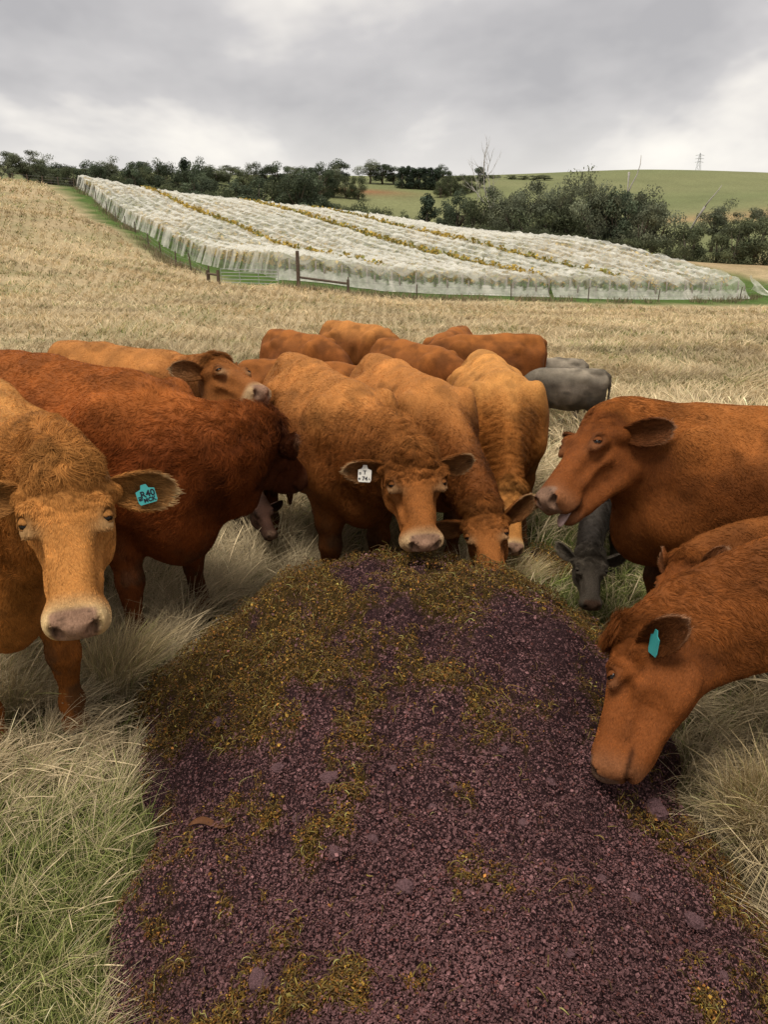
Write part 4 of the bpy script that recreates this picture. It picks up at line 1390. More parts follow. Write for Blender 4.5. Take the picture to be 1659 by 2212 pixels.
def ear_tag(parts, side, mat, lines, size=(0.05, 0.06), t=0.55, tilt=0.0, face_w=None, drop=0.02):
    """Plastic tag hanging in an ear, with its written mark as a sub-part."""
    rp, E, O, A = parts['ears'][side]
    root = parts['root']
    M = root.rotation_euler.to_matrix()
    p = rp + E * 0.205 * parts['s'] * t
    mw = np.array(M)
    n = nrm(mw.T @ np.asarray(face_w, float)) if face_w is not None else O
    up = np.array([0, 0, 1.0]); up = nrm(up - n * (up @ n))
    rt = np.cross(up, n)
    ct, st = math.cos(tilt), math.sin(tilt)
    rt, up = rt * ct + up * st, up * ct - rt * st
    w, h = size
    out = [(-.5, 0), (-.5, -.82), (-.42, -1), (.42, -1), (.5, -.82), (.5, 0), (.22, .12), (.14, .42), (-.14, .42), (-.22, .12)]
    V = [p + n * (0.016 + d) + rt * x * w + up * (y * h - drop * 0) for d in (0.0, 0.003) for x, y in out]
    k = len(out)
    F = [tuple(range(k))[::-1], tuple(range(k, 2 * k))] + [(i, (i + 1) % k, k + (i + 1) % k, k + i) for i in range(k)]
    o = mesh_obj('ear_tag', V, F, mat, root)
    for text, x, y, sz, rot in lines:
        cu = bpy.data.curves.new('lettering', 'FONT')
        cu.body = text
        cu.size = sz
        cu.align_x = 'CENTER'; cu.align_y = 'CENTER'
        cu.extrude = 0.0003
        cu.offset = 0.0006
        cu.materials.append(CM['ink'])
        tmp = bpy.data.objects.new('tmp', cu)
        COL.objects.link(tmp)
        me = bpy.data.meshes.new_from_object(tmp.evaluated_get(bpy.context.evaluated_depsgraph_get()))
        bpy.data.objects.remove(tmp)
        l = bpy.data.objects.new('lettering', me)
        COL.objects.link(l)
        l.parent = o
        c, s_ = math.cos(rot), math.sin(rot)
        r2, u2 = rt * c + up * s_, up * c - rt * s_
        q = p + n * 0.0200 + rt * x * w + up * y * h
        l.matrix_local = Matrix(((r2[0], u2[0], n[0], q[0]), (r2[1], u2[1], n[1], q[1]), (r2[2], u2[2], n[2], q[2]), (0, 0, 0, 1)))
    return o
# ------------------------------------------------------------------ the herd
def herd():
    R = {}
    HV = HVQ
    # pale cow close on the left, looking at the camera
    c = cow('tan cow facing the camera at the left edge, teal tag in her ear', (-1.50, 2.62), -66, at(132, 985, 2.05), at(158, 1366, 1.86), scale=1.04,
            hue='tan', face=(0.34, -1, 0.25), head_s=0.98, headw=1.06, vox=0.0092, hairs=int(95000 * HV), curl=0.55, hlen=1.15, tuft=0.7,
            ear_pose=((0.95, 0.12, -0.12), (0.95, -0.05, -0.12)), legs={'fl': (0.0, 0.0), 'fr': (-0.05, 0)}, open_ear=(0.55, 0.8, 0))
    ear_tag(c, 0, CM['tag_teal'], [('R40', 0.08, -0.30, 0.026, 0), ('MCK', 0.1, -0.74, 0.016, 0), ('81', -0.34, -0.5, 0.014, 1.57)], (0.054, 0.040), 0.50, 0.20, (0.3, -1, 0.4))
    R['tan'] = c
    # dark curly cow with her head turned away
    R['dark'] = cow('dark red curly-coated cow with her head turned away, between the tan cow and the bull', (-1.22, 3.58), -36, at(572, 908, 3.75), at(650, 1005, 4.15), scale=1.10, hue='dark',
            face=(0.6, 0.6, 0.6), vox=0.014, hairs=int(95000 * HV), curl=1.1, hlen=1.5, bulk=1.06, neck=1.3,
            ear_pose=((0.8, -0.2, -0.2), (0.85, -0.45, 0.25)), ctrl=(0.88, 0.10, 0.80), brisket=1.15, legs={'fl': (0.02, 0.05), 'fr': (0.06, -0.03)})
    # cow behind with her head up
    R['up'] = cow('tan-headed cow with raised head and wispy poll, behind the dark cow', (-1.62, 5.60), -30, at(466, 775, 4.85), at(592, 848, 4.45), scale=1.07, hue='red', head_s=1.08,
            face=(0.5, -0.2, 1.0), vox=0.016, hairs=int(40000 * HV), curl=0.4, ear_pose=((0.7, -0.7, 0.1), (0.95, -0.35, 0.0)), tuft=1.0, gz=-0.25)
    # the bull
    c = cow('broad-headed bull with curly forehead and white ear tag at the heap', (-0.18, 4.06), -66, at(892, 962, 3.44), at(925, 1192, 3.26), scale=1.02, hue='red',
            face=(0.22, -1, 0.45), headw=1.28, head_s=0.98, bulk=0.98, neck=1.15, ctrl=(0.72, 0, 0.88), vox=0.0092, hairs=int(95000 * HV), curl=1.0, hlen=1.2, tuft=0.55, wave=1.2,
            ear_pose=((0.9, -0.05, -0.05), (0.98, 0.10, -0.05)), open_ear=(0.7, 0.6, 0), name='bull', cat='bull', legs={'hr': (0.05, -0.04)})
    ear_tag(c, 1, CM['tag_white'], [('T', 0.0, -0.22, 0.026, 0), ('74', 0.02, -0.72, 0.026, 0), ('15', -0.34, -0.3, 0.012, 1.57), ('81', -0.36, -0.74, 0.012, 0), ('L', 0.38, -0.72, 0.014, 0)], (0.062, 0.056), 0.48, -0.05, (0.0, -1, 0.35))
    R['bull'] = c
    # two grazing cows right of the bull
    R['g1'] = cow('red cow eating from the far side of the heap beside the bull', (0.30, 4.35), -70, at(1042, 1085, 3.72), at(1064, 1240, 3.50), scale=0.98, hue='red',
            face=(-0.15, -1, 0.5), vox=0.0145, hairs=int(60000 * HV), curl=0.8, wave=1.0, neck=1.0, ctrl=(0.72, 0, 0.90), ear_pose=((0.85, -0.3, 0.3), (0.95, 0.05, -0.1)), tuft=1.0, gz=-0.10)
    R['g2'] = cow('broad-backed tan cow grazing head down, third from the bull', (0.83, 4.98), -88, at(1108, 1045, 4.75), at(1118, 1188, 4.52), scale=0.96, hue='tan',
            face=(0.25, -1, 0.4), vox=0.0145, hairs=int(55000 * HV), curl=0.6, wave=0.8, bulk=1.12, ear_pose=((0.9, -0.1, -0.2), (0.95, -0.05, -0.1)), gz=-0.15)
    # right-hand cow in profile with her tongue out
    c = cow('rust cow in profile with open mouth and tongue out, right of the heap', (1.42, 3.30), 176, at(1300, 890, 3.36), at(1158, 1080, 3.14), scale=1.0, head_s=1.12, hue='rust',
            face=(-0.8, -0.15, 0.7), vox=0.0092, hairs=int(90000 * HV), curl=0.25, mouth=0.8, neck=1.05, bulk=0.98, tuft=0.25,
            ear_pose=((0.75, -0.45, -0.45), (0.95, -0.2, -0.1)), open_ear=(0.6, 0.2, 0.6), gz=-0.03)
    R['lick'] = c
    # near right cow eating
    c = cow('rust cow eating at the near right of the heap, teal tag in ear', (1.74, 2.34), 172, at(1352, 1360, 2.56), at(1262, 1680, 2.40), scale=0.93, ctrl=(0.64, 0, 0.84), hue='rust',
            face=(-1, 0.72, 0.2), head_s=1.10, headw=1.06, vox=0.0092, hairs=int(100000 * HV), curl=0.5, tuft=1.7, neck=0.95,
            ear_pose=((0.75, -0.3, -0.5), (0.95, -0.2, -0.1)), open_ear=(0.6, 0.2, 0.6), gz=0.0)
    ear_tag(c, 0, CM['tag_teal'], [], (0.05, 0.06), 0.42, 0.1, (-1.0, -0.16, 0.1))
    R['near'] = c
    # tongue of the licking cow
    q = R['lick']
    V, F = sphere(8, 12)
    V = V * np.array([0.052, 0.028, 0.010]) + np.array([0, 0, -0.010]) * (V[:, :1] > 0) * V[:, :1] ** 2 * 1.5
    V = (V @ q['H'].T) * q['s'] + q['hp'](0.455, 0.0, -0.140)
    mesh_obj('tongue', V, F, CM['tongue'], q['root'], smooth=True)
    # calves
    cg = 'calves among the herd'
    cow('dark grey calf with woolly poll grazing head down under the licking cow', (1.42, 4.42), -105, at(1278, 1184, 4.0), at(1282, 1330, 3.82), scale=0.70, hue='grey',
        face=(-0.1, -1, 0.5), head_s=0.98, headw=1.15, tuft=1.0, vox=0.012, hairs=int(26000 * HV), curl=0.8, hlen=1.2, wave=1.0, calf=True, name='calf', cat='calf', group=cg,
        ear_pose=((0.85, -0.15, 0.1), (0.85, -0.5, 0.15)))
    cow('small rust calf half hidden behind the neck of the near right cow', (1.95, 2.86), 176, at(1474, 1198, 3.0), at(1405, 1350, 2.88), scale=0.74, hue='rust',
        face=(-1, -0.3, 0.5), vox=0.013, hairs=int(22000 * HV), curl=0.5, calf=True, name='calf', cat='calf', group=cg, ear_pose=((0.6, -0.6, 0.1), (0.6, -0.6, 0.3)))
    cow('dark brown calf in the gap between the dark cow and the bull', (-0.98, 4.95), -60, at(560, 1075, 4.75), at(588, 1150, 4.6), scale=0.62, hue='brown', vox=0.016, calf=True, name='calf', cat='calf', group=cg, eyes=False)
    cow('grey-brown calf standing side-on in the dry grass, nearer of the two', at(1168, 812, 8.6)[:2], 176, at(1125, 830, 8.55), at(1090, 870, 8.5), scale=0.62, hairs=int(14000 * HV), hlen=1.5, hue='ash', vox=0.016, calf=True, name='calf', cat='calf', group=cg, eyes=False)
    cow('pale ash-grey calf standing behind the grey-brown one', at(1128, 800, 9.5)[:2], 172, at(1080, 815, 9.5), at(1050, 850, 9.5), scale=0.64, hue='ash', vox=0.017, hairs=int(9000 * HV), calf=True, name='calf', cat='calf', group=cg, eyes=False, tail=0.5)
    cow('small red calf between the two grazing cows, only its back showing', (0.50, 6.75), -80, (0.6, 6.1, 0.3), (0.62, 5.95, 0.05), scale=0.66, hue='rust', vox=0.018, calf=True, name='calf', cat='calf', group=cg, eyes=False)
    # cows standing behind
    bg = 'red cattle standing behind the feeding ones'

    def back(label, rump, facing, scale, hue, z=0.35, turn=0, **k):
        f = math.radians(facing)
        w = np.array(rump) + np.array([math.cos(f), math.sin(f)]) * 1.14 * scale
        g = ground_z(w[0], w[1])[0]
        f2 = math.radians(facing + turn)
        p = w + np.array([math.cos(f2), math.sin(f2)]) * 0.62 * scale
        m = p + np.array([math.cos(f2), math.sin(f2)]) * 0.18 * scale
        cow(label, w, facing, (p[0], p[1], g + z + 0.5), (m[0], m[1], g + z), scale=scale, hue=hue, vox=0.02, group=bg, eyes=False, **k)
    back('red cow whose rump shows between the raised head and the bull', at(532, 760, 7.1)[:2], -14, 0.84, 'rust')
    back('dark red cow side-on with tail at the left, leftmost of the back row', at(588, 712, 9.8)[:2], -46, 0.87, 'rust', tail=0.5)
    back('red cow partly hidden behind the others in the middle of the back row', at(712, 706, 11.2)[:2], -44, 0.9, 'red', tail=-0.5)
    back('red cow seen from her tail end, right above the bull', at(826, 738, 8.6)[:2], -52, 0.87, 'rust', tail=0.6)
    back('red cow at the back with rounded rump, behind the side-on one', at(1000, 738, 10.3)[:2], -112, 0.88, 'rust')
    back('red cow side-on facing left, tail at the right, rightmost of the back row', at(1158, 752, 9.2)[:2], 188, 0.88, 'rust', tail=-0.4)
    return R
# ------------------------------------------------------------------ vineyard
def tube(pts, radii, ns=6):
    """A tapered tube along pts; returns verts and quads."""
    pts = np.asarray(pts, float)
    V, F = [], []
    for i, p in enumerate(pts):
        d = nrm(pts[min(i + 1, len(pts) - 1)] - pts[max(i - 1, 0)])
        a = np.cross(d, (0, 0, 1.0)) if abs(d[2]) < 0.95 else np.cross(d, (1.0, 0, 0))
        a = nrm(a); b = np.cross(d, a)
        r = radii[i] if np.ndim(radii) else radii
        for k in range(ns):
            t = 2 * math.pi * k / ns
            V.append(p + (a * math.cos(t) + b * math.sin(t)) * r)
    for i in range(len(pts) - 1):
        for k in range(ns):
            F.append((i * ns + k, i * ns + (k + 1) % ns, (i + 1) * ns + (k + 1) % ns, (i + 1) * ns + k))
    F.append(tuple(range(ns))[::-1]); F.append(tuple(range((len(pts) - 1) * ns, len(pts) * ns)))
    return V, F


class Soup:
    def __init__(self):
        self.V, self.F = [], []

    def add(self, V, F):
        o = len(self.V)
        self.V.extend(V)
        self.F.extend(tuple(i + o for i in f) for f in F)

    def tube(self, pts, r, ns=6):
        self.add(*tube(pts, r, ns))


def gpt(xy, h=0.0):
    return np.array([xy[0], xy[1], ground_z(xy[0], xy[1])[0] + h])


def row_pt(i, s):
    return VO + VF * (i + 0.5) / NROW + VR * s


def vineyard():
    rng = np.random.default_rng(21)
    fd = nrm(VF)
    # rows of vines
    for i in range(NROW):
        n = 2600
        s = rng.random(n) * VL
        c = VO[None] + VF[None] * (i + 0.5) / NROW + VR[None] * s[:, None]
        lat = rng.normal(0, 0.20, n)
        x = c[:, 0] + fd[0] * lat; y = c[:, 1] + fd[1] * lat
        h = 0.75 + 1.10 * rng.beta(2.2, 1.5, n) + 0.14 * np.sin(s * 2.6 + i)
        bare = i in (4, 11, 15)
        h = h * (1.08 if bare else 0.86)
        z = ground_z(x, y) + h
        p = np.stack([x, y, z], 1)
        a = nrm(rng.normal(size=(n, 3))); b = nrm(np.cross(a, rng.normal(size=(n, 3))))
        sz = rng.uniform(0.10, 0.24, n)[:, None]
        V = np.stack([p - a * sz, p - b * sz * 0.8, p + a * sz, p + b * sz * 0.8], 1).reshape(-1, 3)
        F = np.arange(4 * n).reshape(n, 4)
        ye = np.clip(noise2(x, y, 0.16, 31, 2) * 1.9 - 0.35, 0, 1)[:, None]
        ye = np.where(rng.random(n)[:, None] < (np.maximum(ye, 0.6) if bare else ye), 1, 0)
        C = (np.array([0.52, 0.37, 0.09]) * ye + np.array([0.32, 0.31, 0.10]) * (1 - ye)) * np.exp(rng.normal(0, 0.25, n))[:, None]
        b0 = gpt(row_pt(i, 0))
        root = bpy.data.objects.new('vine_row', None)
        COL.objects.link(root)
        root.location = tuple(b0)
        tag(root, 'yellow-green vine row under the white netting', 'vine row', 'rows of vines under netting')
        mesh_obj('vine_leaves', V - b0, F, LM['leaf'], root, col=np.repeat(np.clip(C, 0, 1), 4, 0))
        so = Soup()
        for q in np.arange(0.8, VL, 1.8):
            w = row_pt(i, q + rng.uniform(-.2, .2))
            g = gpt(w)
            so.tube([g - b0, g + (rng.uniform(-.08, .08), 0, 0.5) - b0, g + (0, 0, 0.95) - b0], [0.035, 0.03, 0.02], 4)
        tag(mesh_obj('vine_trunks', so.V, so.F, LM['bark'], root), kind='stuff')
    # nets: each covers a few rows, hangs to the ground at its ends
    groups = [(0, 4.30), (4.68, 8.47), (8.52, 11.12), (11.85, 15.22), (15.75, 18.47), (18.52, 22)]
    wh = ['leftmost white bird net, falling in folds to the green track', 'second white bird net from the left, over the front vine rows', 'white bird net left of the yellow gap in mid vineyard',
          'white bird net right of the yellow gap in mid vineyard', 'second white bird net from the right end of the vineyard', 'rightmost white bird net with its end pulled up at the corner']
    for gi, (a, b) in enumerate(groups):
        ds = 0.30
        S = np.r_[-1.75, -1.65, -1.62, -1.58, -1.54, -1.50, -1.46, -1.42, -1.38, -1.34, -1.30, -1.26, -1.22, -1.18, -1.1, -0.9, -0.6, -0.3, np.arange(0, VL + 0.01, ds)]
        nt = int((b - a) * 9)
        sk = 7
        tt = np.linspace(a, b, nt)
        T = np.r_[np.full(sk, a), tt, np.full(sk, b)]
        dropL = np.r_[np.linspace(1, 0.12, sk), np.zeros(nt), np.zeros(sk)]
        dropR = np.r_[np.zeros(sk), np.zeros(nt), np.linspace(0.12, 1, sk)]
        gs, gt = np.meshgrid(S, T, indexing='ij')
        mid = (a + b) / 2
        gt = mid + (gt - mid) * (1 + 0.16 * np.clip((9 - gs) / 9, 0, 1) * (0 < gi < len(groups) - 1)) + (0.18 if gi == 0 else -0.18 if gi == len(groups) - 1 else 0) * np.clip((9 - gs) / 9, 0, 1)
        dl, dr = np.broadcast_to(dropL, gs.shape), np.broadcast_to(dropR, gs.shape)
        lastside = 1.0
        sc = np.clip(gs, 0, None)
        x = VO[0] + VF[0] * gt / NROW + VR[0] * gs
        y = VO[1] + VF[1] * gt / NROW + VR[1] * gs
        xf, yf = x.ravel(), y.ravel()
        gz = ground_z(xf, yf).reshape(x.shape)
        ph = (gt - 0.5) - np.round(gt - 0.5)
        top = 1.88 - 0.24 * (1 - np.cos(2 * np.pi * ph)) / 2 * 1.0
        n1 = noise2(gs.ravel(), gt.ravel() * 2.0, 0.62, 100 + gi, 2).reshape(x.shape)
        n2 = noise2(gs.ravel(), gt.ravel() * 2.0, 1.9, 120 + gi, 2).reshape(x.shape)
        n3 = noise2(gs.ravel() * 3.0, gt.ravel() * 2.0, 2.6, 140 + gi, 1).reshape(x.shape)
        top = top + 0.26 * (n1 - 0.5) + 0.40 * np.abs(n2 - 0.5) * 2 - 0.12 + 0.05 * (n3 - 0.5)
        # front: scalloped fall from the end posts to the ground
        scal = (0.5 + 0.5 * np.cos(2 * np.pi * ph)) ** 0.7
        lip = np.clip(-gs / 1.1, 0, 1)
        fall = np.clip((-gs - 1.1) / 0.55, 0, 1)
        top = np.where(gs < 0, (top * (1 - lip) + (1.05 + 0.42 * scal + 0.25 * (n1 - 0.5)) * lip) * (1 - fall ** 0.8) + 0.05, top)
        # outer sides: vertical folds
        full = 1.0 if gi in (0,) else (0.0)
        fullR = 1.0 if gi == len(groups) - 1 else 0.0
        fold = 0.16 * np.sin(gs * 8.5 + 2.5 * n2) + 0.10 * np.sin(gs * 3.1 + 5 * n1)
        dl_e = dl * (0.97 if full else 0.38)
        dr_e = dr * (0.97 if fullR else 0.30)
        lo = np.maximum(top * (1 - dl_e) * (1 - dr_e), 0.04 + 0.03 * n3)
        side = (dl_e * (0.55 + fold) if full else dl_e * 0.15) * -1 + dr_e * ((0.55 + fold) if fullR else 0.15)
        x = x + fd[0] * side; y = y + fd[1] * side
        gz2 = ground_z(x.ravel(), y.ravel()).reshape(x.shape)
        z = gz2 + lo
        V = np.stack([x, y, z], -1).reshape(-1, 3)
        st = noise2(gt.ravel() * 9, gs.ravel() * 0.8, 1.0, 160, 2).reshape(gs.shape)
        ss = noise2(gs.ravel() * 3.0, gt.ravel(), 1.0, 161, 2).reshape(gs.shape)
        hem = 0.50 + 0.36 * np.abs(np.cos(2 * np.pi * ph)) ** 0.6 + 0.3 * (n1 - 0.5)
        den = np.where(gs < -0.9, np.where(lo < hem, 0.62, 0.10 + 0.22 * np.clip((st - 0.35) / 0.3, 0, 1)), np.where(gs < -0.2, 0.34, 0.41))
        den = den + (ss - 0.5) * 0.9 * (np.maximum(dl_e, dr_e) > 0.05) - 0.10 * np.maximum(dl_e, dr_e) + 0.26 * np.clip((n2 - 0.5) * 3, -1, 1) * (gs > 0)
        i = np.arange(gs.size).reshape(gs.shape)
        F = np.stack([i[:-1, :-1], i[1:, :-1], i[1:, 1:], i[:-1, 1:]], -1).reshape(-1, 4)
        b0 = gpt(VO + VF * (a + b) / 2 / NROW)
        o = mesh_obj('bird_net', V - b0, F, LM['net'], smooth=True, loc=b0, col=np.repeat(den.ravel()[:, None], 3, 1))
        tag(o, wh[gi], 'bird net', 'bird nets over the vineyard')
    # end posts
    pv = []
    for i in range(NROW):
        for s0, h in ((-1.05, 1.25), (-1.3 + 0.1 * math.sin(i * 3.0), 0.85)):
            g = gpt(row_pt(i + (0.0 if h > 1 else 0.25), s0))
            if h < 1 and i % 3 == 2:
                continue
            V, F = tube([(0, 0, -0.2), (0, 0, h * 0.5), (rng.uniform(-.05, .05), 0, h + 0.25)], [0.075, 0.07, 0.065], 8)
            o = mesh_obj('end_post', V, F, LM['greypost'], smooth=True, loc=g)
            tag(o, 'grey end post along the front of the netting', 'post', 'end posts along the front of the vineyard')
    # loose net flap at the right corner
    g = gpt(row_pt(NROW - 0.2, -1.0))
    V, F = [], []
    for i in range(9):
        for j in range(7):
            u_, v_ = i / 8, j / 6
            V.append((u_ * 2.4 + 0.25 * math.sin(v_ * 6), 0.5 * math.sin(u_ * 5) + v_ * 0.3, max(0.03, (1 - u_) * 2.6 * (1 - 0.2 * v_) * (0.25 + 0.75 * v_) + 0.1 * math.sin(u_ * 9 + v_ * 4))))
    for i in range(8):
        for j in range(6):
            F.append((i * 7 + j, i * 7 + j + 7, i * 7 + j + 8, i * 7 + j + 1))
    o = mesh_obj('net_flap', V, F, LM['net'], smooth=True, loc=g, col=np.full((len(V), 3), 0.6))
    tag(o, 'loose flap of white net pegged out from the right corner post', 'bird net')


# ------------------------------------------------------------------ fence and gate
def post_data(name, r, h, ns=8):
    V, F = tube([(0, 0, -0.25), (0, 0, h * 0.5), (0.02, 0, h)], [r, r * 0.97, r * 0.9], ns)
    o = mesh_obj(name, V, F, LM['post'], smooth=False)
    d = o.data
    bpy.data.objects.remove(o)
    return d


def fence_line(label, path, step, h, wires, rr=0.06):
    """Posts and sagging wires along a surveyed path (list of world xy)."""
    path = [np.array(p) for p in path]
    pts = []
    for a, b in zip(path[:-1], path[1:]):
        n = max(1, int(round(np.linalg.norm(b - a) / step)))
        pts += [a + (b - a) * k / n for k in range(n)]
    pts.append(path[-1])
    g = [gpt(p) for p in pts]
    root = bpy.data.objects.new('wire_fence', None)
    COL.objects.link(root)
    root.location = tuple(g[0])
    tag(root, label, 'fence')
    d = post_data('post', rr, h)
    for k, q in enumerate(g):
        o = bpy.data.objects.new('post', d)
        COL.objects.link(o)
        o.parent = root
        o.location = tuple(q - g[0])
        o.rotation_euler = (random.uniform(-.06, .06), random.uniform(-.06, .06), random.uniform(0, 6))
        o.scale = (1, 1, random.uniform(0.88, 1.1))
    for w in wires:
        so = Soup()
        so.tube([q - g[0] + (0, 0, h * w) for q in g], 0.008, 4)
        mesh_obj('wire', so.V, so.F, LM['wire'], root)


def fences():
    L = [at(px, py, t)[:2] for px, py, t in ((452, 606, 52.5), (380, 575, 62), (320, 532, 74), (270, 492, 84), (230, 457, 94), (165, 403, 107))]
    fence_line('post and wire fence climbing the slope left of the vineyard track', L, 6.5, 1.25, (0.35, 0.65, 0.92))
    L = [at(px, py, t)[:2] for px, py, t in ((752, 630, 50), (900, 640, 54), (1105, 642, 58), (1423, 645, 64), (1600, 640, 68), (1720, 640, 74))]
    fence_line('low wire fence along the front of the vineyard', L, 7.0, 1.15, (0.4, 0.75), 0.045)
    L = [at(px, py, t)[:2] for px, py, t in ((160, 403, 108), (60, 398, 112), (-60, 392, 116))]
    fence_line('dark fence along the top of the dry slope, far left', L, 3.0, 1.2, (0.3, 0.6, 0.9), 0.09)
    # strainer posts with a rail
    for (ax, ay, at_, bx, by, bt, ha, hb, ra, lab) in ((645, 626, 50, 752, 629, 50, 2.35, 0.95, 0.13, 'tall dark strainer post joined by a rail to a short post'),
                                                  (472, 614, 51.5, 449, 607, 52.5, 0.95, 0.85, 0.12, 'pair of short dark posts with a rail beside the metal gate')):
        A, Bq = gpt(at(ax, ay, at_)[:2]), gpt(at(bx, by, bt)[:2])
        root = bpy.data.objects.new('strainer_post', None)
        COL.objects.link(root)
        root.location = tuple(A)
        tag(root, lab, 'post')
        for p, h, r in ((A, ha, ra), (Bq, hb, 0.10)):
            V, F = tube([(0, 0, -0.25), (0, 0, h * .5), (0, 0, h)], [r, r * .97, r * .92], 10)
            mesh_obj('post', V, F, LM['post'], root, loc=p - A)
        z = min(ha, hb) * 0.72
        V, F = tube([(0, 0, z), tuple(Bq - A + (0, 0, z))], 0.075, 8)
        mesh_obj('rail', V, F, LM['post'], root)
    # the metal gate
    A, Bq = gpt(at(478, 612, 51.6)[:2]), gpt(at(602, 620, 50.6)[:2])
    root = bpy.data.objects.new('metal_gate', None)
    COL.objects.link(root)
    root.location = tuple(A)
    tag(root, 'low grey metal farm gate left of the tall post', 'gate')
    D = Bq - A
    for k in range(5):
        so = Soup(); so.tube([(0, 0, 0.15 + 0.22 * k), tuple(D + (0, 0, 0.15 + 0.22 * k))], 0.022, 6)
        mesh_obj('bar', so.V, so.F, LM['steel'], root)
    for f in (0, 0.33, 0.66, 1):
        so = Soup(); so.tube([tuple(D * f + (0, 0, 0.08)), tuple(D * f + (0, 0, 1.08))], 0.022, 6)
        mesh_obj('upright', so.V, so.F, LM['steel'], root)


# ------------------------------------------------------------------ trees
def crown_data(kind, seed):
    """Crown mesh (unit height 1, base at 0) as leaf clumps with gaps; and trunk mesh with limbs."""
    rng = np.random.default_rng(seed)
    blobs = []
    limbs = Soup()
    if kind == 'gum':
        limbs.tube([(0, 0, -0.03), (0.02, 0, 0.2), (rng.uniform(-.05, .05), rng.uniform(-.05, .05), 0.5)], [0.035, 0.028, 0.018], 6)
        for k in range(15):
            a = rng.uniform(0, 6.28); r = 0.36 * math.sqrt(rng.random()); h = rng.uniform(0.40, 0.88) - 0.25 * r
            e = np.array([r * math.cos(a), r * math.sin(a), h])
            limbs.tube([(0, 0, rng.uniform(0.22, 0.45)), tuple(e * np.array([.6, .6, .85])), tuple(e)], [0.016, 0.010, 0.004], 5)
            for j in range(2):
                blobs.append((e + rng.normal(0, 0.05, 3), rng.uniform(0.10, 0.19), 0.6))
    elif kind == 'bush':
        limbs.tube([(0, 0, -0.05), (0, 0, 0.45)], [0.05, 0.02], 6)
        for k in range(22):
            a = rng.uniform(0, 6.28); h = rng.uniform(0.12, 0.82); r = 0.40 * (max(0.05, 1 - abs((h - 0.4) / 0.5) ** 3)) * rng.uniform(0.35, 1)
            e = np.array([r * math.cos(a), r * math.sin(a), h])
            limbs.tube([(0, 0, 0.1), tuple(e)], [0.015, 0.004], 4)
            blobs.append((e, rng.uniform(0.12, 0.20), 0.85))
    elif kind == 'dense':
        limbs.tube([(0, 0, -0.03), (0, 0, 0.3), (0.02, 0.0, 0.6)], [0.04, 0.03, 0.015], 6)
        for k in range(28):
            a = rng.uniform(0, 6.28); h = rng.uniform(0.20, 0.90); r = 0.34 * (max(0.05, 1 - abs((h - 0.5) / 0.5) ** 3)) * rng.uniform(0.3, 1)
            e = np.array([r * math.cos(a), r * math.sin(a), h])
            limbs.tube([(0, 0, h * 0.5), tuple(e)], [0.014, 0.004], 4)
            blobs.append((e, rng.uniform(0.09, 0.16), 0.8))
    else:  # cypress
        limbs.tube([(0, 0, -0.03), (0, 0, 0.9)], [0.035, 0.01], 6)
        for k in range(26):
            h = rng.uniform(0.08, 0.92); r = 0.20 * (1 - h) ** 0.6 * rng.uniform(0.3, 1); a = rng.uniform(0, 6.28)
            blobs.append((np.array([r * math.cos(a), r * math.sin(a), h]), 0.05 + 0.075 * (1 - h), 1.3))
    V, C = [], []
    per = {'gum': 190, 'bush': 230, 'dense': 210, 'cypress': 160}[kind]
    for (c, r, zs) in blobs:
        d = nrm(rng.normal(size=(per, 3))) * (rng.random(per) ** 0.38)[:, None]
        p = c + d * r * np.array([1, 1, zs]) * rng.uniform(0.85, 1.2)
        no = nrm(nrm(d + np.array([0, 0, 0.25])) + 0.75 * rng.normal(size=(per, 3)) * 0.6)
        a = nrm(np.cross(no, rng.normal(size=(per, 3)))); b = np.cross(no, a)
        s = rng.uniform(0.009, 0.020, per)[:, None] * (1.2 if kind != 'gum' else 1.0)
        q = np.stack([p - a * s, p - b * s * 0.6, p + a * s, p + b * s * 0.6], 1)
        V.append(q.reshape(-1, 3))
        t = np.exp(rng.normal(0, 0.26)) * np.exp(rng.normal(0, 0.14, per))
        C.append(np.repeat(t, 4))
    V = np.concatenate(V); t = np.concatenate(C)
    base = {'gum': (0.150, 0.162, 0.102), 'bush': (0.115, 0.130, 0.070), 'dense': (0.088, 0.108, 0.066), 'cypress': (0.062, 0.082, 0.054)}[kind]
    col = np.array(base)[None] * t[:, None] * (1 + 0.25 * (noise3(V, 9, seed)[:, None] - 0.5) * np.array([1.4, 1, 0.6]))
    F = np.arange(len(V)).reshape(-1, 4)
    o = mesh_obj('crown', V, F, LM['leaf'], col=np.clip(col, 0, 1))
    t_ = mesh_obj('trunk', limbs.V, limbs.F, LM['bark'], smooth=True)
    r = (o.data, t_.data)
    bpy.data.objects.remove(o); bpy.data.objects.remove(t_)
    return r


_ONE = ['', 'first', 'second', 'third', 'fourth', 'fifth', 'sixth', 'seventh', 'eighth', 'ninth', 'tenth', 'eleventh', 'twelfth', 'thirteenth', 'fourteenth', 'fifteenth', 'sixteenth', 'seventeenth', 'eighteenth', 'nineteenth']
_TEN = {20: ('twentieth', 'twenty'), 30: ('thirtieth', 'thirty'), 40: ('fortieth', 'forty'), 50: ('fiftieth', 'fifty')}
ORD = [_ONE[k] if k < 20 else (_TEN[k][0] if k % 10 == 0 else _TEN[k - k % 10][1] + '-' + _ONE[k % 10]) for k in range(1, 60)]


def number_labels():
    """Look-alikes of one label are told apart by their place in the row, counted from the left."""
    by = {}
    for o in SC.objects:
        if o.parent is None and 'label' in o and o.get('group'):
            by.setdefault(o['label'], []).append(o)
    for lab, os_ in by.items():
        if len(os_) > 1:
            os_.sort(key=lambda o: o.location.x / max(o.location.y, 1))
            for k, o in enumerate(os_):
                o['label'] = (ORD[k] + ' ' + lab + ', from the left')


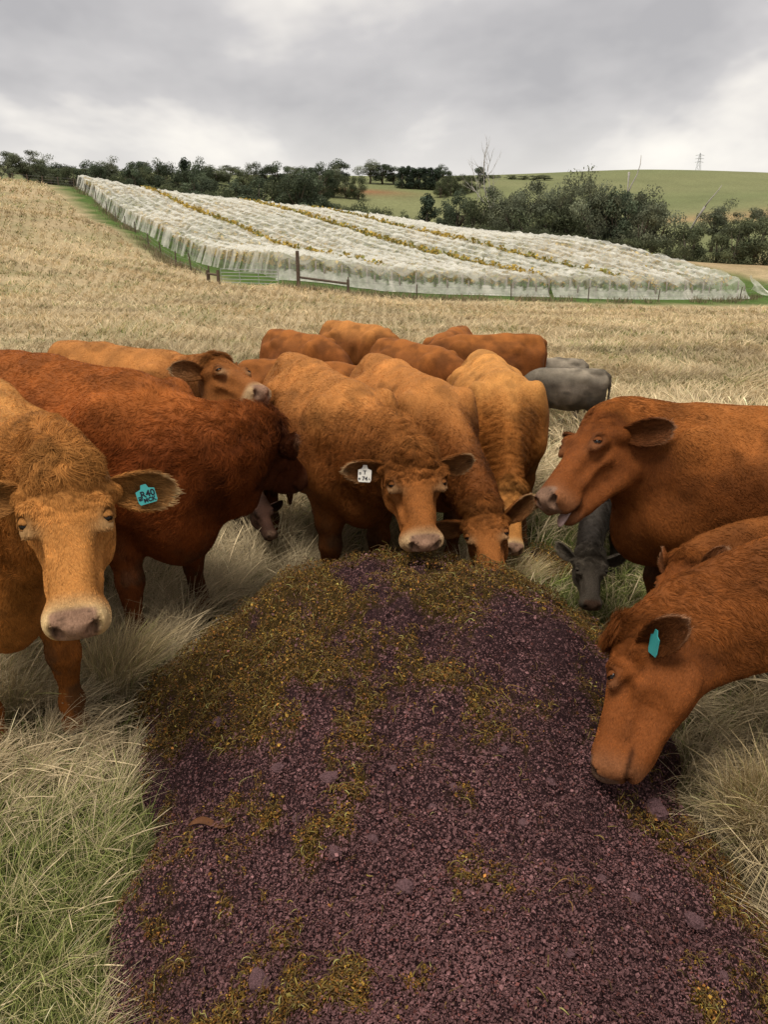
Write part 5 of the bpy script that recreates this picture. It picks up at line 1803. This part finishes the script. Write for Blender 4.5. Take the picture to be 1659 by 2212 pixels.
def trees():
    random.seed(4)
    var = {k: [crown_data(k, 50 + 7 * i + j) for j in range(3)] for i, k in enumerate(('gum', 'bush', 'dense', 'cypress'))}

    def tree(kind, px, top, depth, wide, label, group, sink=0.0, nm=None):
        """Stands on the ground at that bearing and distance; its height from the survey."""
        p = at(px, 480, depth)
        z = ground_z(p[0], p[1])[0]
        q = at(px, top, depth)
        h = max(2.0, q[2] - z)
        root = bpy.data.objects.new(nm or {'gum': 'gum_tree', 'bush': 'bushy_tree', 'dense': 'dense_tree', 'cypress': 'conifer_tree'}[kind], None)
        COL.objects.link(root)
        root.location = (p[0], p[1], z - sink)
        root.rotation_euler = (0, 0, random.uniform(0, 6.28))
        wm = wide * 1.25 / 1597.6 * depth
        nat = {'gum': 0.72, 'bush': 1.0, 'dense': 0.80, 'cypress': 0.48}[kind]
        sx = max(wm / nat, {'gum': 0.50, 'bush': 0.62, 'dense': 0.5, 'cypress': 0.30}[kind] * h)
        cd, td = random.choice(var[kind])
        for n_, d_ in (('trunk', td), ('crown', cd)):
            o = bpy.data.objects.new(n_, d_)
            COL.objects.link(o)
            o.parent = root
            o.scale = (sx, sx, h)
        tag(root, label, 'tree', group)

    G1, G2, G3, G4 = 'trees on the far left skyline', 'dark trees behind the middle of the vineyard', 'trees in the gully behind the vineyard, right of centre', 'trees on the far hill'
    # far left skyline
    for px, top, w in ((-30, 340, 60), (38, 325, 50), (72, 322, 56), (100, 338, 50)):
        tree('gum', px, top, 150, w, 'airy gum tree on the far left skyline', G1)
    for i, px in enumerate(range(105, 450, 19)):
        tree(random.choice(('bush', 'dense', 'dense', 'gum')), px + random.uniform(-5, 5), 352 + 6 * math.sin(px * .05) + random.uniform(-8, 9), 165 + random.uniform(-8, 20), random.uniform(44, 62), 'dark green tree in the left skyline belt above the netting', G1)
    tree('cypress', 410, 340, 185, 40, 'tall pointed conifer rising over the left skyline belt', G1)
    tree('bush', 355, 384, 135, 70, 'small bright green rounded tree behind the left netting', G2)
    for i, px in enumerate(range(455, 720, 24)):
        tree(random.choice(('dense', 'gum', 'bush')), px + random.uniform(-6, 6), 354 + random.uniform(-6, 10), 235 + random.uniform(-8, 16), random.uniform(40, 60), 'far tree on the skyline left of the lone round tree', G4)
    # nearer dark group behind the vineyard centre
    for px, top, w, k in ((395, 395, 60, 'bush'), (440, 378, 80, 'dense'), (482, 392, 70, 'bush'), (520, 390, 75, 'dense'), (560, 383, 85, 'dense'), (600, 378, 85, 'bush'), (645, 366, 95, 'dense'), (680, 385, 80, 'dense'), (715, 425, 60, 'bush'), (470, 420, 70, 'bush'), (620, 420, 80, 'bush')):
        tree(k, px, top, 140 + random.uniform(-4, 8), w, 'dark tree of the dense group behind the middle of the netting', G2)
    for px, top, w in ((745, 432, 60), (785, 418, 75), (825, 440, 60), (862, 445, 55), (895, 455, 40)):
        tree('bush', px, top, 150, w, 'low dark bushy tree between the dense group and the gully trees', G2)
    # lone round tree, hedges on the far hill
    tree('dense', 728, 346, 262, 52, 'lone round tree standing on the skyline left of the hedge', G4)
    for px, top, w, k in ((700, 377, 34, 'bush'), (722, 376, 34, 'bush'), (748, 378, 34, 'bush'), (775, 374, 40, 'bush')):
        tree(k, px, top, 248, w, 'clipped rounded shrub in the far hedge below the lone tree', G4)
    for px, top, w, k in ((800, 347, 42, 'gum'), (826, 356, 44, 'dense'), (850, 362, 36, 'dense'), (955, 357, 34, 'dense'), (1034, 361, 26, 'dense')):
        tree(k, px, top, 292, w, 'dark tree standing at the far windbreak on the hill', G4)
    for i, px in enumerate(range(868, 942, 12)):
        tree('cypress', px, 361 + random.uniform(-2, 3), 280, 30, 'dark conifer in the straight windbreak on the far hill', G4)
    for i, px in enumerate(range(950, 1022, 11)):
        tree('bush', px, 381 - 0.11 * (px - 950) + random.uniform(-2, 3), 262 + 0.25 * (px - 950), 28, 'rounded shrub in the clipped hedge running down the far hill', G4)
    for px in (1060, 1100, 1125, 1150, 1170):
        tree('bush', px, 380 + random.uniform(-4, 3), 360, 30, 'small distant tree along the crest of the far hill', G4)
    # gully trees right of centre
    for px, top, w, k in ((922, 413, 48, 'cypress'), (960, 428, 50, 'dense'), (990, 408, 66, 'dense'), (1030, 415, 80, 'bush'), (1062, 388, 60, 'gum'), (1075, 425, 80, 'bush'), (1110, 400, 80, 'gum'), (1135, 375, 84, 'gum'), (1160, 420, 100, 'bush'),
                         (1190, 392, 80, 'gum'), (1215, 378, 76, 'gum'), (1240, 420, 95, 'bush'), (1262, 372, 70, 'gum'), (1290, 366, 74, 'gum'), (1300, 410, 90, 'dense'), (1330, 402, 90, 'dense'), (1360, 408, 84, 'dense'), (1385, 404, 80, 'gum'), (1418, 408, 84, 'gum'), (1210, 450, 90, 'bush'), (1110, 452, 80, 'bush'), (1030, 450, 60, 'bush')):
        tree(k, px, top, 128 + random.uniform(-6, 10) - 0.02 * (px - 920), w, 'grey-green tree of the gully thicket right of the vineyard centre', G3)
    for px in range(930, 1480, 34):
        tree('bush', px, 478 + 0.06 * (px - 930) + random.uniform(-5, 6), 116 - 0.012 * (px - 930), 62, 'low dark shrub at the foot of the gully trees', 'low shrubs below the gully trees', nm='shrub')
    # far right
    for px, top, w, k, d in ((1498, 470, 84, 'bush', 118), (1545, 432, 62, 'gum', 135), (1578, 452, 50, 'gum', 135), (1600, 470, 90, 'bush', 112), (1640, 452, 90, 'bush', 112), (1655, 430, 60, 'gum', 130), (1560, 490, 70, 'bush', 114), (1700, 450, 100, 'bush', 112), (1760, 440, 100, 'dense', 115)):
        tree(k, px, top, d, w, 'dark tree in the clump at the right edge behind the nets', 'trees at the right edge')

    # bare dead trees
    def dead(px, top, depth, label, spread, seed, thick=0.2, stub=False):
        rng = random.Random(seed)
        p = at(px, 480, depth); z = ground_z(p[0], p[1])[0]
        h = at(px, top, depth)[2] - z
        so, so2 = Soup(), Soup()
        def limb(a, d, L, r, lev):
            pts = [np.array(a)]
            dd = np.array(d, float)
            for k in range(4):
                dd = nrm(dd + np.array([rng.uniform(-.22, .22), rng.uniform(-.22, .22), rng.uniform(-.05, .15)]))
                pts.append(pts[-1] + dd * L / 4)
            (so if lev == 0 else so2).tube(pts, [r, r * .85, r * .7, r * .55, r * (0.8 if stub and lev == 0 else .35)], 6)
            if lev < 3 and not (stub and lev > 0):
                for k in range(1 if stub else 3 if lev else 4):
                    j = rng.choice((2, 3, 4))
                    limb(pts[j], nrm(dd + np.array([rng.uniform(-1, 1) * spread, rng.uniform(-1, 1) * spread, rng.uniform(0, .5)])), L * rng.uniform(.4, .62), r * .5, lev + 1)
        limb((0, 0, -0.2), (0, 0, 1), h * (0.62 if not stub else 0.95), thick, 0)
        root = bpy.data.objects.new('dead_tree', None)
        COL.objects.link(root)
        root.location = (p[0], p[1], z)
        tag(root, label, 'tree')
        mesh_obj('trunk', so.V, so.F, LM['deadwood'], root, smooth=True)
        if so2.V:
            mesh_obj('branches', so2.V, so2.F, LM['deadwood'], root, smooth=True)
    dead(1080, 312, 150, 'tall pale dead tree with bare forked branches on the skyline', 0.75, 3, 0.26)
    dead(1030, 345, 210, 'small bare dead tree left of the tall one', 0.8, 8, 0.15)
    dead(1343, 354, 140, 'bare pale snag trunk standing above the gully trees', 0.3, 5, 0.28, True)
    dead(1487, 428, 135, 'pale broken dead tree at the right of the gully', 0.7, 9, 0.28, True)
    # pylon on the hill crest
    p = at(1493, 480, 640); q = at(1493, 335, 640); zb = at(1493, 385, 640)[2]
    H = q[2] - zb
    so = Soup()
    W = H * 0.13
    lv = [0, .2, .38, .54, .68, .8, .9, 1.0]
    wd = [1, .8, .62, .48, .36, .28, .2, .06]
    cs = [(1, 1), (1, -1), (-1, -1), (-1, 1)]
    for k in range(len(lv) - 1):
        for j in range(4):
            a, b = cs[j], cs[(j + 1) % 4]
            P0 = (a[0] * W * wd[k], a[1] * W * wd[k], H * lv[k]); P1 = (a[0] * W * wd[k + 1], a[1] * W * wd[k + 1], H * lv[k + 1])
            so.tube([P0, P1], 0.13, 4)
            so.tube([P0, (b[0] * W * wd[k + 1], b[1] * W * wd[k + 1], H * lv[k + 1])], 0.06, 4)
    root = bpy.data.objects.new('power_pylon', None)
    COL.objects.link(root)
    root.location = (p[0], p[1], zb)
    tag(root, 'faint lattice power pylon on the far right hilltop', 'pylon')
    mesh_obj('lattice_tower', so.V, so.F, LM['pylon'], root)
    for l in (.62, .76, .9):
        so = Soup()
        e = W * 1.5
        so.tube([(-e, 0, H * l), (0, 0, H * (l + .03)), (e, 0, H * l)], 0.18, 4)
        mesh_obj('cross_arm', so.V, so.F, LM['pylon'], root)
# ------------------------------------------------------------------ build
terrain()
heap()
vineyard()
fences()
trees()
grass()
herd()
number_labels()
print('SCRIPT', round(time.time() - T0, 1))
